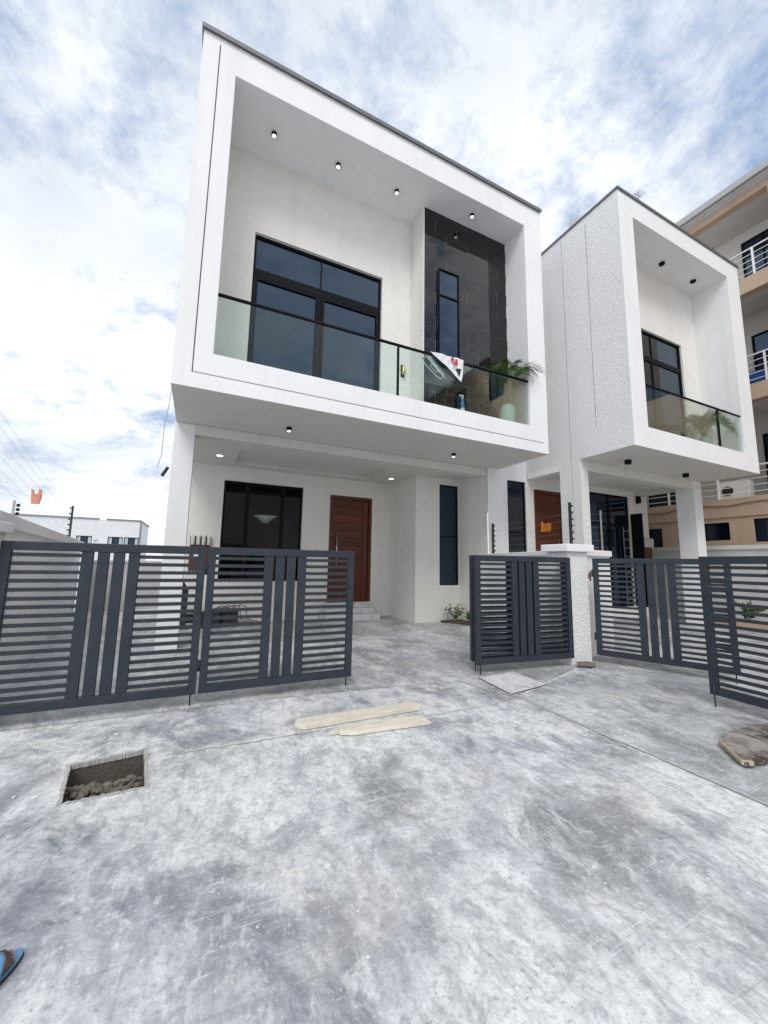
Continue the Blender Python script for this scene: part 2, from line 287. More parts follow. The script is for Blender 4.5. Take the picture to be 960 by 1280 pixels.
# ------------------------------------------------------------------ mesh helpers
class MB:
    def __init__(s): s.v = []; s.f = []
    def quad(s, *p):
        i = len(s.v); s.v += [tuple(x) for x in p]; s.f.append(tuple(range(i, i + len(p)))); return s
    def box(s, x0, x1, y0, y1, z0, z1):
        i = len(s.v)
        s.v += [(x, y, z) for z in (z0, z1) for y in (y0, y1) for x in (x0, x1)]
        s.f += [tuple(i + k for k in t) for t in ((0, 2, 3, 1), (4, 5, 7, 6), (0, 1, 5, 4), (2, 6, 7, 3), (0, 4, 6, 2), (1, 3, 7, 5))]
        return s
    def prism(s, pts, z0, z1):
        n = len(pts); i = len(s.v)
        s.v += [(x, y, z0) for x, y in pts] + [(x, y, z1) for x, y in pts]
        s.f += [tuple(range(i, i + n))[::-1], tuple(range(i + n, i + 2 * n))]
        s.f += [(i + k, i + (k + 1) % n, i + n + (k + 1) % n, i + n + k) for k in range(n)]
        return s
    def tube(s, pts, rad, seg=8, cap=True):
        pts = [Vector(p) for p in pts]; rads = rad if isinstance(rad, (list, tuple)) else [rad] * len(pts)
        i0 = len(s.v); up = None
        for k, p in enumerate(pts):
            d = (pts[min(k + 1, len(pts) - 1)] - pts[max(k - 1, 0)]).normalized()
            if up is None: up = d.orthogonal().normalized()
            up = (up - d * up.dot(d)); up = up.normalized() if up.length > 1e-6 else d.orthogonal().normalized()
            sd = d.cross(up)
            for a in range(seg):
                t = 2 * math.pi * a / seg; s.v.append(tuple(p + (up * math.cos(t) + sd * math.sin(t)) * rads[k]))
        for k in range(len(pts) - 1):
            for a in range(seg):
                b = (a + 1) % seg; s.f.append((i0 + k * seg + a, i0 + k * seg + b, i0 + (k + 1) * seg + b, i0 + (k + 1) * seg + a))
        if cap:
            s.f.append(tuple(i0 + a for a in range(seg))[::-1]); e = i0 + (len(pts) - 1) * seg; s.f.append(tuple(e + a for a in range(seg)))
        return s
    def lathe(s, c, prof, seg=20):
        i0 = len(s.v); n = len(prof)
        for r, z in prof:
            for a in range(seg):
                t = 2 * math.pi * a / seg; s.v.append((c[0] + r * math.cos(t), c[1] + r * math.sin(t), c[2] + z))
        for k in range(n - 1):
            for a in range(seg):
                b = (a + 1) % seg; s.f.append((i0 + k * seg + a, i0 + k * seg + b, i0 + (k + 1) * seg + b, i0 + (k + 1) * seg + a))
        s.f.append(tuple(i0 + a for a in range(seg))[::-1]); e = i0 + (n - 1) * seg; s.f.append(tuple(e + a for a in range(seg)))
        return s
    def holed(s, P, u0, u1, v0, v1, holes):
        """sheet P(u, v, depth) with recesses / openings: holes = (u0,u1,v0,v1,depth,closed)"""
        us = sorted({u0, u1} | {min(max(x, u0), u1) for h in holes for x in h[:2]}); vs = sorted({v0, v1} | {min(max(x, v0), v1) for h in holes for x in h[2:4]})
        def cell(i, j):
            if i < 0 or j < 0 or i >= len(us) - 1 or j >= len(vs) - 1: return None
            a = (us[i] + us[i + 1]) / 2; b = (vs[j] + vs[j + 1]) / 2; best = (0.0, True)
            for h in holes:
                if h[0] < a < h[1] and h[2] < b < h[3] and h[4] > best[0]: best = (h[4], h[5])
            return best
        for i in range(len(us) - 1):
            for j in range(len(vs) - 1):
                d, closed = cell(i, j); a, b, c, e = us[i], us[i + 1], vs[j], vs[j + 1]
                if closed: s.quad(P(a, c, d), P(b, c, d), P(b, e, d), P(a, e, d))
                r = cell(i + 1, j)
                if r and r[0] != d: s.quad(P(b, c, d), P(b, e, d), P(b, e, r[0]), P(b, c, r[0]))
                t = cell(i, j + 1)
                if t and t[0] != d: s.quad(P(a, e, d), P(b, e, d), P(b, e, t[0]), P(a, e, t[0]))
                for k, (di, dj) in enumerate(((-1, 0), (1, 0), (0, -1), (0, 1))):       # hole that reaches the rim
                    pass
        return s
    def mesh(s, name, mat, smooth=False):
        m = bpy.data.meshes.new(name); m.from_pydata(s.v, [], s.f)
        b = bmesh.new(); b.from_mesh(m); bmesh.ops.remove_doubles(b, verts=b.verts, dist=1e-5); bmesh.ops.recalc_face_normals(b, faces=b.faces); b.to_mesh(m); b.free()
        m.materials.append(MATS[mat])
        if smooth:
            for p in m.polygons: p.use_smooth = True
        return m
    def ob(s, name, mat, parent=None, smooth=False, bevel=0.0, tag=None):
        o = bpy.data.objects.new(name, s.mesh(name, mat, smooth)); COL.objects.link(o)
        if parent: o.parent = parent
        if bevel:
            md = o.modifiers.new('bevel', 'BEVEL'); md.width = bevel; md.segments = 2; md.limit_method = 'ANGLE'; md.angle_limit = R(50)
        if tag: lab(o, *tag)
        return o
def lab(o, label, cat, group=None):
    o['label'] = label; o['category'] = cat
    if group: o['group'] = group
    return o
def thing(name, label, cat, loc=(0, 0, 0), rz=0.0, group=None):
    o = bpy.data.objects.new(name, None); COL.objects.link(o); o.location = loc; o.rotation_euler = (0, 0, rz); o.empty_display_size = .2
    return lab(o, label, cat, group)
def struct(o): o['kind'] = 'structure'; return o
def dup(root, loc, rz=None, label=None):
    r = root.copy(); COL.objects.link(r); r.location = loc
    if rz is not None: r.rotation_euler = (0, 0, rz)
    if label: r['label'] = label
    for ch in list(root.children):
        c = ch.copy(); COL.objects.link(c); c.parent = r
        for g in ch.children:
            d = g.copy(); COL.objects.link(d); d.parent = c
    return r
XZ = lambda y: (lambda u, v, d: (u, y + d, v))       # sheet facing -Y
YZ = lambda x: (lambda u, v, d: (x + d, u, v))       # sheet facing -X

# ------------------------------------------------------------------ ground
hole = [(-.67, 3.29), (-.20, 3.30), (-.27, 3.91), (-.75, 3.85)]
g = MB(); O4 = [(-500, -500), (500, -500), (500, 500), (-500, 500)]
for k in range(4):
    a, b = O4[k], O4[(k + 1) % 4]; c, d = hole[(k + 1) % 4], hole[k]
    g.quad((*a, 0), (*b, 0), (*c, 0), (*d, 0))
struct(g.ob('ground', 'street_concrete'))
struct(MB().quad((-1.7, 4.80, .004), (.6, 4.74, .004), (2.2, 4.62, .004), (3.34, 4.45, .004), (3.42, 4.0, .004), (3.57, 3.74, .004), (5.7, 4.44, .004), (6.62, 7.84, .004), (6.62, 10.75, .004), (-2.6, 10.75, .004)).ob('driveway', 'drive_concrete'))
struct(MB().quad((3.60, 3.70, .005), (3.52, 1.55, .005), (3.50, -6, .005), (14.1, -6, .005), (14.1, 7.84, .005), (6.70, 7.84, .005), (5.76, 4.40, .005)).ob('pavement', 'apron_concrete'))
def seam(pts, w):
    m = MB(); q_ = []
    for (x0, y0), (x1, y1) in zip(pts, pts[1:]):
        L = math.hypot(x1 - x0, y1 - y0); n = max(2, int(L / .05))
        for i in range(n): q_.append((x0 + (x1 - x0) * i / n, y0 + (y1 - y0) * i / n, (x1 - x0) / L, (y1 - y0) / L))
    rows = []
    for x, y, dx, dy in q_:
        o_ = random.gauss(0, .008); a = w * random.uniform(.25, 1); b = w * random.uniform(.25, 1)
        rows.append(((x - dy * (a + o_), y + dx * (a + o_), .0065), (x + o_, y + o_, .0105), (x + dy * (b - o_), y - dx * (b - o_), .0065)))
    for r0, r1 in zip(rows, rows[1:]):
        m.quad(r0[0], r0[1], r1[1], r1[0]); m.quad(r0[1], r0[2], r1[2], r1[1])
    o = m.ob('mortar_seam', 'mortar'); return struct(o)
seam([(3.30, 4.45), (3.40, 4.0), (3.57, 3.74), (3.54, 2.6), (3.56, 1.62), (3.50, .4)], .022)
seam([(-.12, 3.74), (1.0, 3.70), (2.3, 3.62), (3.1, 3.60), (3.57, 3.74)], .009)

# drain pit in the street: concrete sides, mud and rubble at the bottom
pit = thing('drain_pit', 'open square drain pit cut in the concrete with muddy rubble inside', 'pit', (-.47, 3.59, 0))
pc = [(x + .47, y - 3.59) for x, y in hole]
pw = MB()
for k in range(4):
    a, b = pc[k], pc[(k + 1) % 4]; pw.quad((*a, 0), (*b, 0), (*b, -.46), (*a, -.46))
pw.ob('pit_wall', 'wet_mud', pit)
rim = MB()
for k in range(4):
    a, b = pc[k], pc[(k + 1) % 4]; n = 22
    for i in range(n):
        t0, t1 = i / n, (i + 1) / n
        def pt(t, s_): 
            x = a[0] + (b[0] - a[0]) * t; y = a[1] + (b[1] - a[1]) * t; return (x * s_, y * s_)
        w0 = 1 + random.uniform(.02, .10); w1 = 1 + random.uniform(.02, .10); i0_ = random.uniform(.955, .995); i1_ = random.uniform(.955, .995)
        p = [pt(t0, i0_), pt(t1, i1_), pt(t1, w1), pt(t0, w0)]
        rim.prism(p, -.03, .002 + random.uniform(0, .007))
rim.ob('pit_rim', 'mortar', pit)
fl = MB(); N = 16
for i in range(N):
    for j in range(N):
        def fp(i, j):
            u = i / N; v_ = j / N; x = (pc[0][0] * (1 - u) + pc[1][0] * u) * (1 - v_) + (pc[3][0] * (1 - u) + pc[2][0] * u) * v_
            y = (pc[0][1] * (1 - u) + pc[1][1] * u) * (1 - v_) + (pc[3][1] * (1 - u) + pc[2][1] * u) * v_
            rr = random.Random(i * 77 + j); return (x, y, -.24 + .12 * math.exp(-((v_ - .52) / .25) ** 2) + rr.uniform(-.02, .035))
        fl.quad(fp(i, j), fp(i + 1, j), fp(i + 1, j + 1), fp(i, j + 1))
fl.ob('pit_floor', 'soil', pit)
rb = MB()
def rock(m, c, r, flat=.7, rnd=random):
    i0 = len(m.v)
    base = [(1, 0, 0), (-1, 0, 0), (0, 1, 0), (0, -1, 0), (0, 0, 1), (0, 0, -1)] + [(a * .6, b * .6, c_ * .6) for a in (1, -1) for b in (1, -1) for c_ in (1, -1)]
    bm = bmesh.new()
    for p in base:
        k = rnd.uniform(.6, 1.15); bm.verts.new((c[0] + p[0] * r * k, c[1] + p[1] * r * k, c[2] + p[2] * r * k * flat))
    bmesh.ops.convex_hull(bm, input=bm.verts); bm.verts.index_update()
    m.v += [tuple(v_.co) for v_ in bm.verts]; m.f += [tuple(i0 + v_.index for v_ in f.verts) for f in bm.faces]; bm.free()
for _ in range(150):
    u, v_ = random.random(), min(.97, max(.05, random.gauss(.50, .18)))
    x = -.21 + .44 * u - .04 * v_; y = -.26 + .54 * v_
    rock(rb, (x, y, -.225 + .13 * math.exp(-((v_ - .52) / .25) ** 2) + random.uniform(0, .03)), random.uniform(.012, .036) * (1.7 if random.random() < .12 else 1))
o = rb.ob('rubble', 'stone_rubble', pit); o['kind'] = 'stuff'

# ------------------------------------------------------------------ window / door builders
def window(parent, x0, x1, z0, z1, y, vs, hs, bar=.05, dep=.07, pane='glass_dark', name='window', flip=None):
    """black aluminium window facing -Y; vs / hs = list of (position, half width) of mullions and transoms"""
    P = flip or (lambda x, y_, z: (x, y_, z))
    m = MB()
    def bx(a, b, c, d, e, f):
        i = len(m.v); m.box(a, b, c, d, e, f); m.v[i:] = [P(*p) for p in m.v[i:]]
    bx(x0, x0 + bar, y, y + dep, z0, z1); bx(x1 - bar, x1, y, y + dep, z0, z1)
    bx(x0 + bar, x1 - bar, y, y + dep, z1 - bar, z1); bx(x0 + bar, x1 - bar, y, y + dep, z0, z0 + bar)
    zs = [z0 + bar] + [t for h, w in sorted(hs) for t in (h - w, h + w)] + [z1 - bar]
    for h, w in hs: bx(x0 + bar, x1 - bar, y + .004, y + dep, h - w, h + w)
    cells = []
    for k in range(0, len(zs), 2):
        vv = vs[k // 2] if vs and isinstance(vs[0], list) else vs
        xs = [x0 + bar] + [t for h, w in sorted(vv) for t in (h - w, h + w)] + [x1 - bar]
        for h, w in vv: bx(h - w, h + w, y + .008, y + dep, zs[k], zs[k + 1])
        for i in range(0, len(xs), 2): cells.append((xs[i], xs[i + 1], zs[k], zs[k + 1]))
    o = m.ob(name, 'black_metal', parent)
    for a, b, c, d in cells:
        p = MB(); p.box(a - .006, b + .006, y + .03, y + .042, c - .006, d + .006); p.v = [P(*t) for t in p.v]; p.ob('pane', pane, o)
    return o
def wood_door(parent, x0, x1, z0, z1, y, handle_x, highlights=()):
    fr = MB(); w = .09
    fr.box(x0, x0 + w, y - .03, y + .12, z0, z1); fr.box(x1 - w, x1, y - .03, y + .12, z0, z1); fr.box(x0 + w, x1 - w, y - .03, y + .12, z1 - w, z1)
    f = fr.ob('door_frame', 'mahogany_frame', parent, bevel=.006)
    d = MB().box(x0 + w, x1 - w, y + .05, y + .10, z0, z1 - w).ob('door', 'mahogany_frame', parent)
    n = 13; zz_ = [z0 + .02 + (z1 - w - z0 - .03) * i / n for i in range(n + 1)]
    for i in range(n):
        MB().box(x0 + w + .012, x1 - w - .18, y + .022, y + .048, zz_[i] + .004, zz_[i + 1] - .004).ob('board', 'mahogany', d, bevel=.004)
    MB().box(x1 - w - .168, x1 - w - .012, y + .022, y + .048, z0 + .024, z1 - w - .014).ob('panel_strip', 'mahogany_frame', d, bevel=.004)
    h = MB(); hz0, hz1 = z0 + .95, z0 + 1.95
    h.tube([(handle_x, y - .05, hz0), (handle_x, y - .05, hz1)], .016, 10); h.tube([(handle_x, y - .05, hz0 + .12), (handle_x, y + .03, hz0 + .12)], .01, 8); h.tube([(handle_x, y - .05, hz1 - .12), (handle_x, y + .03, hz1 - .12)], .01, 8)
    h.ob('handle', 'steel', d, True)
    return d

# ------------------------------------------------------------------ house with the black tile feature wall
H1 = thing('house', 'white two-storey house with black tiled feature wall above its open porch', 'house', (0, 0, 0))
XL, XR, Z0, Z1, YF, YB = -.53, 7.10, 4.10, 10.33, 6.18, 15.0
OX0, OX1, OZ0, OZ1 = 0.0, 6.57, 4.69, 9.74
sh = MB()
sh.holed(XZ(YF), XL, XR, Z0, Z1, [(OX0, OX1, OZ0, OZ1, 1.22, False), (-.276, -.260, 4.335, 10.19, .12, True), (-.276, 6.97, 4.335, 4.350, .12, True)])
sh.quad((XL, YF, Z0), (XL, YF, Z1), (XL, YB, Z1), (XL, YB, Z0)); sh.quad((XR, YF, Z0), (XR, YF, Z1), (XR, YB, Z1), (XR, YB, Z0))
sh.quad((XL, YF, Z1), (XR, YF, Z1), (XR, YB, Z1), (XL, YB, Z1)); sh.quad((XL, YB, Z0), (XR, YB, Z0), (XR, YB, Z1), (XL, YB, Z1))
sh.ob('facade_frame', 'paint_smooth', H1, bevel=.008)
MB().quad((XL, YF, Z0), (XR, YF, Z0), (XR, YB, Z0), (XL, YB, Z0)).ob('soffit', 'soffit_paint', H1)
cap = MB(); cap.box(XL - .03, XR + .03, YF - .035, YF + .25, Z1 + .002, Z1 + .055); cap.box(XL - .03, XL + .2, YF + .25, YB, Z1 + .002, Z1 + .055); cap.box(XR - .2, XR + .03, YF + .25, YB, Z1 + .002, Z1 + .055)
cap.box(XL - .03, XR + .03, YF - .05, YF - .0352, Z1 - .02, Z1 + .06)
cap.ob('parapet_cap', 'flashing', H1)
# balcony recess
bw = MB(); bw.holed(XZ(7.4), OX0, 4.16, OZ0, OZ1, [(.58, 3.38, OZ0, 8.06, .14, False)])
bw.ob('balcony_wall', 'stucco_light', H1)
window(H1, .58, 3.38, OZ0 + .004, 8.06, 7.47, [[(1.97, .035)], [(1.97, .012)]], [(7.25, .085)], .05)
sash = MB()
for a, b in ((.64, 1.93), (2.01, 3.32)):
    sash.box(a, a + .05, 7.462, 7.476, 4.75, 7.15); sash.box(b - .05, b, 7.462, 7.476, 4.75, 7.15); sash.box(a + .05, b - .05, 7.462, 7.476, 7.10, 7.15); sash.box(a + .05, b - .05, 7.462, 7.476, 4.75, 4.80)
sash.ob('sliding_sash', 'black_metal', H1)
fw = MB(); fw.box(4.15, OX1 - .003, 6.836, 7.39, OZ0 + .003, OZ1 - .003)
FW = fw.ob('feature_wall', 'grout', H1)
MB().box(4.128, 4.149, 6.826, 7.39, OZ0 + .004, OZ1 - .004).ob('feature_return', 'stucco_light', H1)
# slim window in the feature wall, tiles cut round it
SW = (4.50, 5.06, 5.95, 8.27)
tw, th = .6, .30; meshes = {}
z = OZ0 + .006; row = 0
while z < OZ1 - .02:
    zt = min(z + th, OZ1 - .006); x = 4.152 - (0 if row % 2 == 0 else tw / 2)
    while x < OX1 - .02:
        a, b = max(x, 4.152), min(x + tw, OX1 - .006)
        rects = [(a, b, z, zt)]
        if b > SW[0] and a < SW[1] and zt > SW[2] and z < SW[3]:
            rects = []
            if a < SW[0]: rects.append((a, SW[0], z, zt))
            if b > SW[1]: rects.append((SW[1], b, z, zt))
            aa, bb = max(a, SW[0]), min(b, SW[1])
            if zt > SW[3]: rects.append((aa, bb, SW[3], zt))
            if z < SW[2]: rects.append((aa, bb, z, SW[2]))
        for p, q_, r, s_ in rects:
            if q_ - p < .015 or s_ - r < .015: continue
            m = MB(); jt = random.uniform(-.0012, .0012); jx = random.uniform(-.0015, .0015)
            m.box(p + .0035, q_ - .0035, 6.8305, 6.8357, r + .0035, s_ - .0035)
            m.v = [(X, Y + (jx * (1 if X > (p + q_) / 2 else -1) + jt * (1 if Z > (r + s_) / 2 else -1) if Y < 6.833 else 0), Z) for X, Y, Z in m.v]
            m.ob('tile', 'tile_black', FW)
        x += tw
    z += th; row += 1
window(H1, SW[0], SW[1], SW[2], SW[3], 6.765, [], [(7.62, .014)], .022, .067)
# balustrade
bal = MB().tube([(OX0 - .0, YF + .06, 5.72), (OX1, YF + .06, 5.76)], .028, 10).ob('handrail', 'black_metal', H1, True)
MB().box(.012, 3.19, YF + .054, YF + .066, OZ0 + .006, 5.70).ob('glass_panel', 'glass_clear', bal)
MB().box(3.235, OX1 - .012, YF + .054, YF + .066, OZ0 + .006, 5.715).ob('glass_panel', 'glass_clear', bal)
MB().box(3.195, 3.23, YF + .04, YF + .08, OZ0 + .001, 5.70).ob('post', 'black_metal', bal)
for x in (.1, 3.1, 3.35, 6.45): MB().box(x - .06, x + .06, YF + .045, YF + .075, OZ0 + .001, OZ0 + .02).ob('clamp', 'black_metal', bal)

# porch: columns, beam, back wall, bay
YC = 7.92
def post(x0, x1, y0, y1, z0, z1, mat, parent, name='column'):
    return MB().box(x0, x1, y0, y1, z0, z1).ob(name, mat, parent, bevel=.008)
post(-.55, -.20, YC, YC + .36, -.05, Z0 - .003, 'paint_smooth', H1)
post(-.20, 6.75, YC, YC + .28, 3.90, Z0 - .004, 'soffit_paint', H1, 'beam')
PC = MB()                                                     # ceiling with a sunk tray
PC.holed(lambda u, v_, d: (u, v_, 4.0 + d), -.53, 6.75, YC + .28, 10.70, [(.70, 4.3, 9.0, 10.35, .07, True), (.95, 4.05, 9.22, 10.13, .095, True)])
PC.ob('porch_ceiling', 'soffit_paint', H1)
pw = MB(); pw.holed(XZ(10.70), -.53, 5.30, -.05, 4.04, [(.50, 2.57, 1.03, 3.63, .12, False), (3.36, 4.69, .44, 3.50, .15, False)])
pw.ob('porch_wall', 'stucco_light', H1)
win1 = window(H1, .50, 2.57, 1.03, 3.63, 10.76, [(1.10, .05), (2.02, .05)], [], .06, .08, 'glass_room')
room = MB(); room.box(.2, 5.2, 10.95, 14.4, .42, 3.95); room.f = [f for k, f in enumerate(room.f) if k != 2]
room.quad((.2, 10.95, .42), (.2, 10.95, 3.95), (.5, 10.82, 3.7), (.5, 10.82, 1.0)); room.quad((2.57, 10.82, 1.0), (2.57, 10.82, 3.7), (5.2, 10.95, 3.95), (5.2, 10.95, .42))
room.ob('room', 'room_dark', H1)
cu = MB(); cpts = [(.62 + i * .025, 10.98 + .03 * math.sin(i * 1.9)) for i in range(17)]
for p0, p1 in zip(cpts, cpts[1:]): cu.quad((*p0, .6), (*p1, .6), (*p1, 3.6), (*p0, 3.6))
cu.ob('curtain', 'curtain', H1, True)
wood_door(H1, 3.36, 4.69, .44, 3.50, 10.73, 3.60)
bay = MB(); bay.holed(XZ(9.12), 5.30, 6.75, -.05, 4.04, [(6.08, 6.735, .98, 3.82, .10, False)])
bay.quad((5.30, 9.12, -.05), (5.30, 9.12, 4.04), (5.30, 10.70, 4.04), (5.30, 10.70, -.05))
bay.ob('bay_wall', 'stucco_light', H1, bevel=.01)
window(H1, 6.08, 6.735, .98, 3.82, 9.17, [], [(2.34, .02)], .03, .06)
MB().quad((6.75, YC - .02, -.05), (6.75, YC - .02, Z0 - .004), (6.75, 9.12, Z0 - .004), (6.75, 9.12, -.05)).ob('column_side', 'stucco_light', H1)
for i, (x0, x1, y0, z1) in enumerate(((3.15, 4.72, 10.05, .16), (3.22, 4.62, 10.27, .30), (3.28, 4.60, 10.48, .44))):
    MB().box(x0, x1, y0, 10.695 - .002 * i, -.02 if i == 0 else z1 - .139, z1).ob('step', 'marble_step', H1, bevel=.008)

# ------------------------------------------------------------------ twin house
H2 = thing('house', 'white twin house with rough stucco side wall and small glass balcony', 'house', (0, 0, 0))
X2, X3, ZA, ZB, YA = 8.15, 13.55, 4.13, 10.25, 4.88
a0, a1, b0, b1 = 8.68, 12.92, 4.61, 9.74
s2 = MB(); s2.holed(XZ(YA), X2, X3, ZA, ZB, [(a0, a1, b0, b1, .89, False)])
s2.quad((X3, YA, ZA), (X3, YA, ZB), (X3, YB, ZB), (X3, YB, ZA)); s2.quad((X2, YA, ZB), (X3, YA, ZB), (X3, YB, ZB), (X2, YB, ZB)); s2.quad((X2, YB, ZA), (X3, YB, ZA), (X3, YB, ZB), (X2, YB, ZB))
s2.ob('facade_frame', 'paint_smooth', H2, bevel=.008)
# side: upper wall, grooves, column strip below
sd = MB(); sd.holed(YZ(X2), YA, YB, ZA, ZB, [(5.716, 5.734, 4.78, 10.05, .10, True), (6.421, 6.439, ZA, 10.13, .10, True)])
sd.ob('side_wall', 'stucco_rough', H2)
lo = MB(); lo.holed(YZ(X2), 6.19, 6.78, -.05, ZA, [(6.42, 6.44, -.05, ZA, .03, True)])
lo.quad((X2, 6.19, -.05), (X2, 6.19, ZA), (8.42, 6.19, ZA), (8.42, 6.19, -.05)); lo.quad((8.42, 6.19, -.05), (8.42, 6.19, ZA), (8.42, 6.78, ZA), (8.42, 6.78, -.05)); lo.quad((X2, 6.78, -.05), (X2, 6.78, ZA), (8.42, 6.78, ZA), (8.42, 6.78, -.05))
lo.ob('column', 'stucco_rough', H2)
MB().box(X2 + .001, 8.41, 6.78, 7.86, 3.95, ZA - .002).ob('side_beam', 'paint_smooth', H2)
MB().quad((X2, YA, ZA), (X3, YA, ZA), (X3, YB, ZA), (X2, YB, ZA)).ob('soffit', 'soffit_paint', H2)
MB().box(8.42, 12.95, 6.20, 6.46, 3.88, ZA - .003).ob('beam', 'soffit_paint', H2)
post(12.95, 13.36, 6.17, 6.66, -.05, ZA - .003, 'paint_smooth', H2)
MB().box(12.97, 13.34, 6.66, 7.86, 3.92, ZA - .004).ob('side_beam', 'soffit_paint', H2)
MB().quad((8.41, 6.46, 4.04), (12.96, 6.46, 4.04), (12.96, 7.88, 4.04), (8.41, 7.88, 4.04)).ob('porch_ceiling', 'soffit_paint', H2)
c2 = MB(); c2.box(X2 - .03, X3 + .03, YA - .035, YA + .2, ZB + .002, ZB + .05); c2.box(X2 - .03, X2 + .2, YA + .2, YB, ZB + .002, ZB + .05); c2.box(X3 - .2, X3 + .03, YA + .2, YB, ZB + .002, ZB + .05)
c2.ob('parapet_cap', 'flashing', H2)
MB().box(8.30, 8.62, 6.0, 6.28, ZB + .05, ZB + .40).ob('roof_vent', 'render_grey', H2, bevel=.01)
w2 = MB(); w2.holed(XZ(5.77), a0, a1, b0, b1, [(9.4, 12.12, b0, 7.92, .12, False)]); w2.ob('balcony_wall', 'stucco_light', H2)
window(H2, 9.4, 12.12, b0 + .004, 7.92, 5.82, [[(10.76, .035)], [(10.76, .012)]], [(7.14, .07)], .05)
bal2 = MB().tube([(a0, YA + .06, 5.63), (a1, YA + .06, 5.65)], .026, 10).ob('handrail', 'black_metal', H2, True)
MB().box(a0 + .012, 11.74, YA + .054, YA + .066, b0 + .006, 5.61).ob('glass_panel', 'glass_clear', bal2)
MB().box(11.80, a1 - .012, YA + .054, YA + .066, b0 + .006, 5.61).ob('glass_panel', 'glass_clear', bal2)
MB().box(11.745, 11.795, YA + .04, YA + .08, b0 + .001, 5.61).ob('post', 'black_metal', bal2)
p2 = MB(); p2.holed(XZ(7.88), 6.752, X2, -.05, 10.2, [(7.43, 8.10, .95, 3.86, .08, False)])
p2.ob('link_wall', 'paint_smooth', H2)
p3 = MB(); p3.holed(XZ(7.88), X2, 13.6, -.05, ZA, [(8.40, 9.62, .35, 3.70, .12, False), (10.70, 12.62, .35, 3.86, .12, False)])
p3.ob('porch_wall', 'stucco_light', H2)
MB().quad((13.6, 7.88, -.05), (13.6, 7.88, ZA), (13.6, YB, ZA), (13.6, YB, -.05)).ob('rear_wall', 'stucco_light', H2)
window(H2, 7.43, 8.10, .95, 3.86, 7.92, [], [(2.45, .02)], .03, .05)
d2 = wood_door(H2, 8.40, 9.62, .35, 3.70, 7.92, 9.30)
window(H2, 10.70, 12.62, .35, 3.86, 7.92, [(11.66, .05)], [(2.9, .04)], .06, .07)
# burglar bars in front of the right-hand glass and the open black leaf
br = MB()
for i in range(9): br.box(12.25, 12.55, 7.885, 7.899, .55 + i * .27, .572 + i * .27)
for i in range(2): br.box(12.26 + i * .27, 12.28 + i * .27, 7.884, 7.898, .40, 2.85)
br.ob('security_bars', 'galvanised', H2)
lf = MB().box(12.63, 12.67, 7.50, 7.86, .36, 3.28).ob('open_leaf', 'black_metal', H2, bevel=.01)

# ------------------------------------------------------------------ gates
def make_gate(label):
    W_, HB, HT = 1.75, .13, 1.70
    t = thing('gate_leaf', label, 'gate', group='charcoal slatted driveway gate leaves')
    def bx(n, *a, bevel=.004): return MB().box(*a).ob(n, 'charcoal_metal', t, bevel=bevel)
    fw_ = .08
    bx('stile', 0, fw_, -.03, .03, HB, HT); bx('stile', W_ - fw_, W_, -.03, .03, HB, HT)
    bx('rail', fw_, W_ - fw_, -.03, .03, HT - .085, HT); bx('rail', fw_, W_ - fw_, -.03, .03, HB, HB + .085)
    c = W_ / 2; xs = [c - .255 + i * .1333 for i in range(4)]
    for x in xs: bx('upright', x, x + .098, -.024, .024, HB + .085, HT - .085)
    n = 17; lo_, hi_ = HB + .085, HT - .085; pitch = (hi_ - lo_) / n
    base = {}
    for sec, (s0, s1) in enumerate(((fw_, xs[0]), (xs[3] + .098, W_ - fw_))):
        m = MB().box(s0, s1, -.011, .011, -.0185, .0185).mesh('slat', 'charcoal_metal')
        for i in range(n - 0):
            zc = lo_ + pitch * (i + .5) + .0
            if i == 0: zc += .008
            o = bpy.data.objects.new('slat', m); COL.objects.link(o); o.parent = t; o.location = (0, 0, zc + random.uniform(-.0015, .0015)); o.rotation_euler = (random.uniform(-.02, .02), random.uniform(-.0012, .0012), 0)
    MB().tube([(W_ - .05, .036, .0), (W_ - .05, .036, .24)], .008, 8).ob('drop_bolt', 'charcoal_metal', t, True)
    hg = MB()
    for z_ in (.42, 1.45): hg.tube([(-.012, -.01, z_ - .06), (-.012, -.01, z_ + .06)], .014, 8)
    hg.ob('hinge', 'charcoal_metal', t, True)
    MB().box(W_ - .075, W_ - .02, -.045, -.03, .98, 1.10).ob('lock', 'charcoal_metal', t)
    MB().tube([(W_ - .05, -.05, 1.24), (W_ - .05, -.03, 1.24)], .018, 10).ob('knob', 'charcoal_metal', t)
    return t
def along(t, p, q_): t.location = (p[0], p[1], 0); t.rotation_euler = (0, 0, math.atan2(q_[1] - p[1], q_[0] - p[0]))
def place(first, p, q_, label):
    g_ = first if first.location.length == 0 else dup(first, (0, 0, 0)); g_['label'] = label; along(g_, p, q_); return g_
G = make_gate('')
place(G, (.115, 4.82), (1.87, 4.82), 'charcoal slatted gate leaf standing closest to the two pale planks')
place(G, (-1.66, 4.84), (.09, 4.82), 'charcoal slatted gate leaf standing behind the open drain pit')
place(G, (5.46, 4.44), (3.70, 4.66), 'charcoal slatted gate leaf standing behind the concrete manhole cover, front of a folded pair')
place(G, (5.52, 4.56), (3.80, 4.86), 'charcoal slatted gate leaf folded flat behind another leaf, left of the stucco pillar')
place(G, (6.06, 4.46), (6.78, 2.87), 'charcoal slatted gate leaf hinged on the white stucco pillar and swung into the yard')
place(G, (5.38, .86), (5.47, 2.61), 'charcoal slatted gate leaf standing behind the dark weathered board')

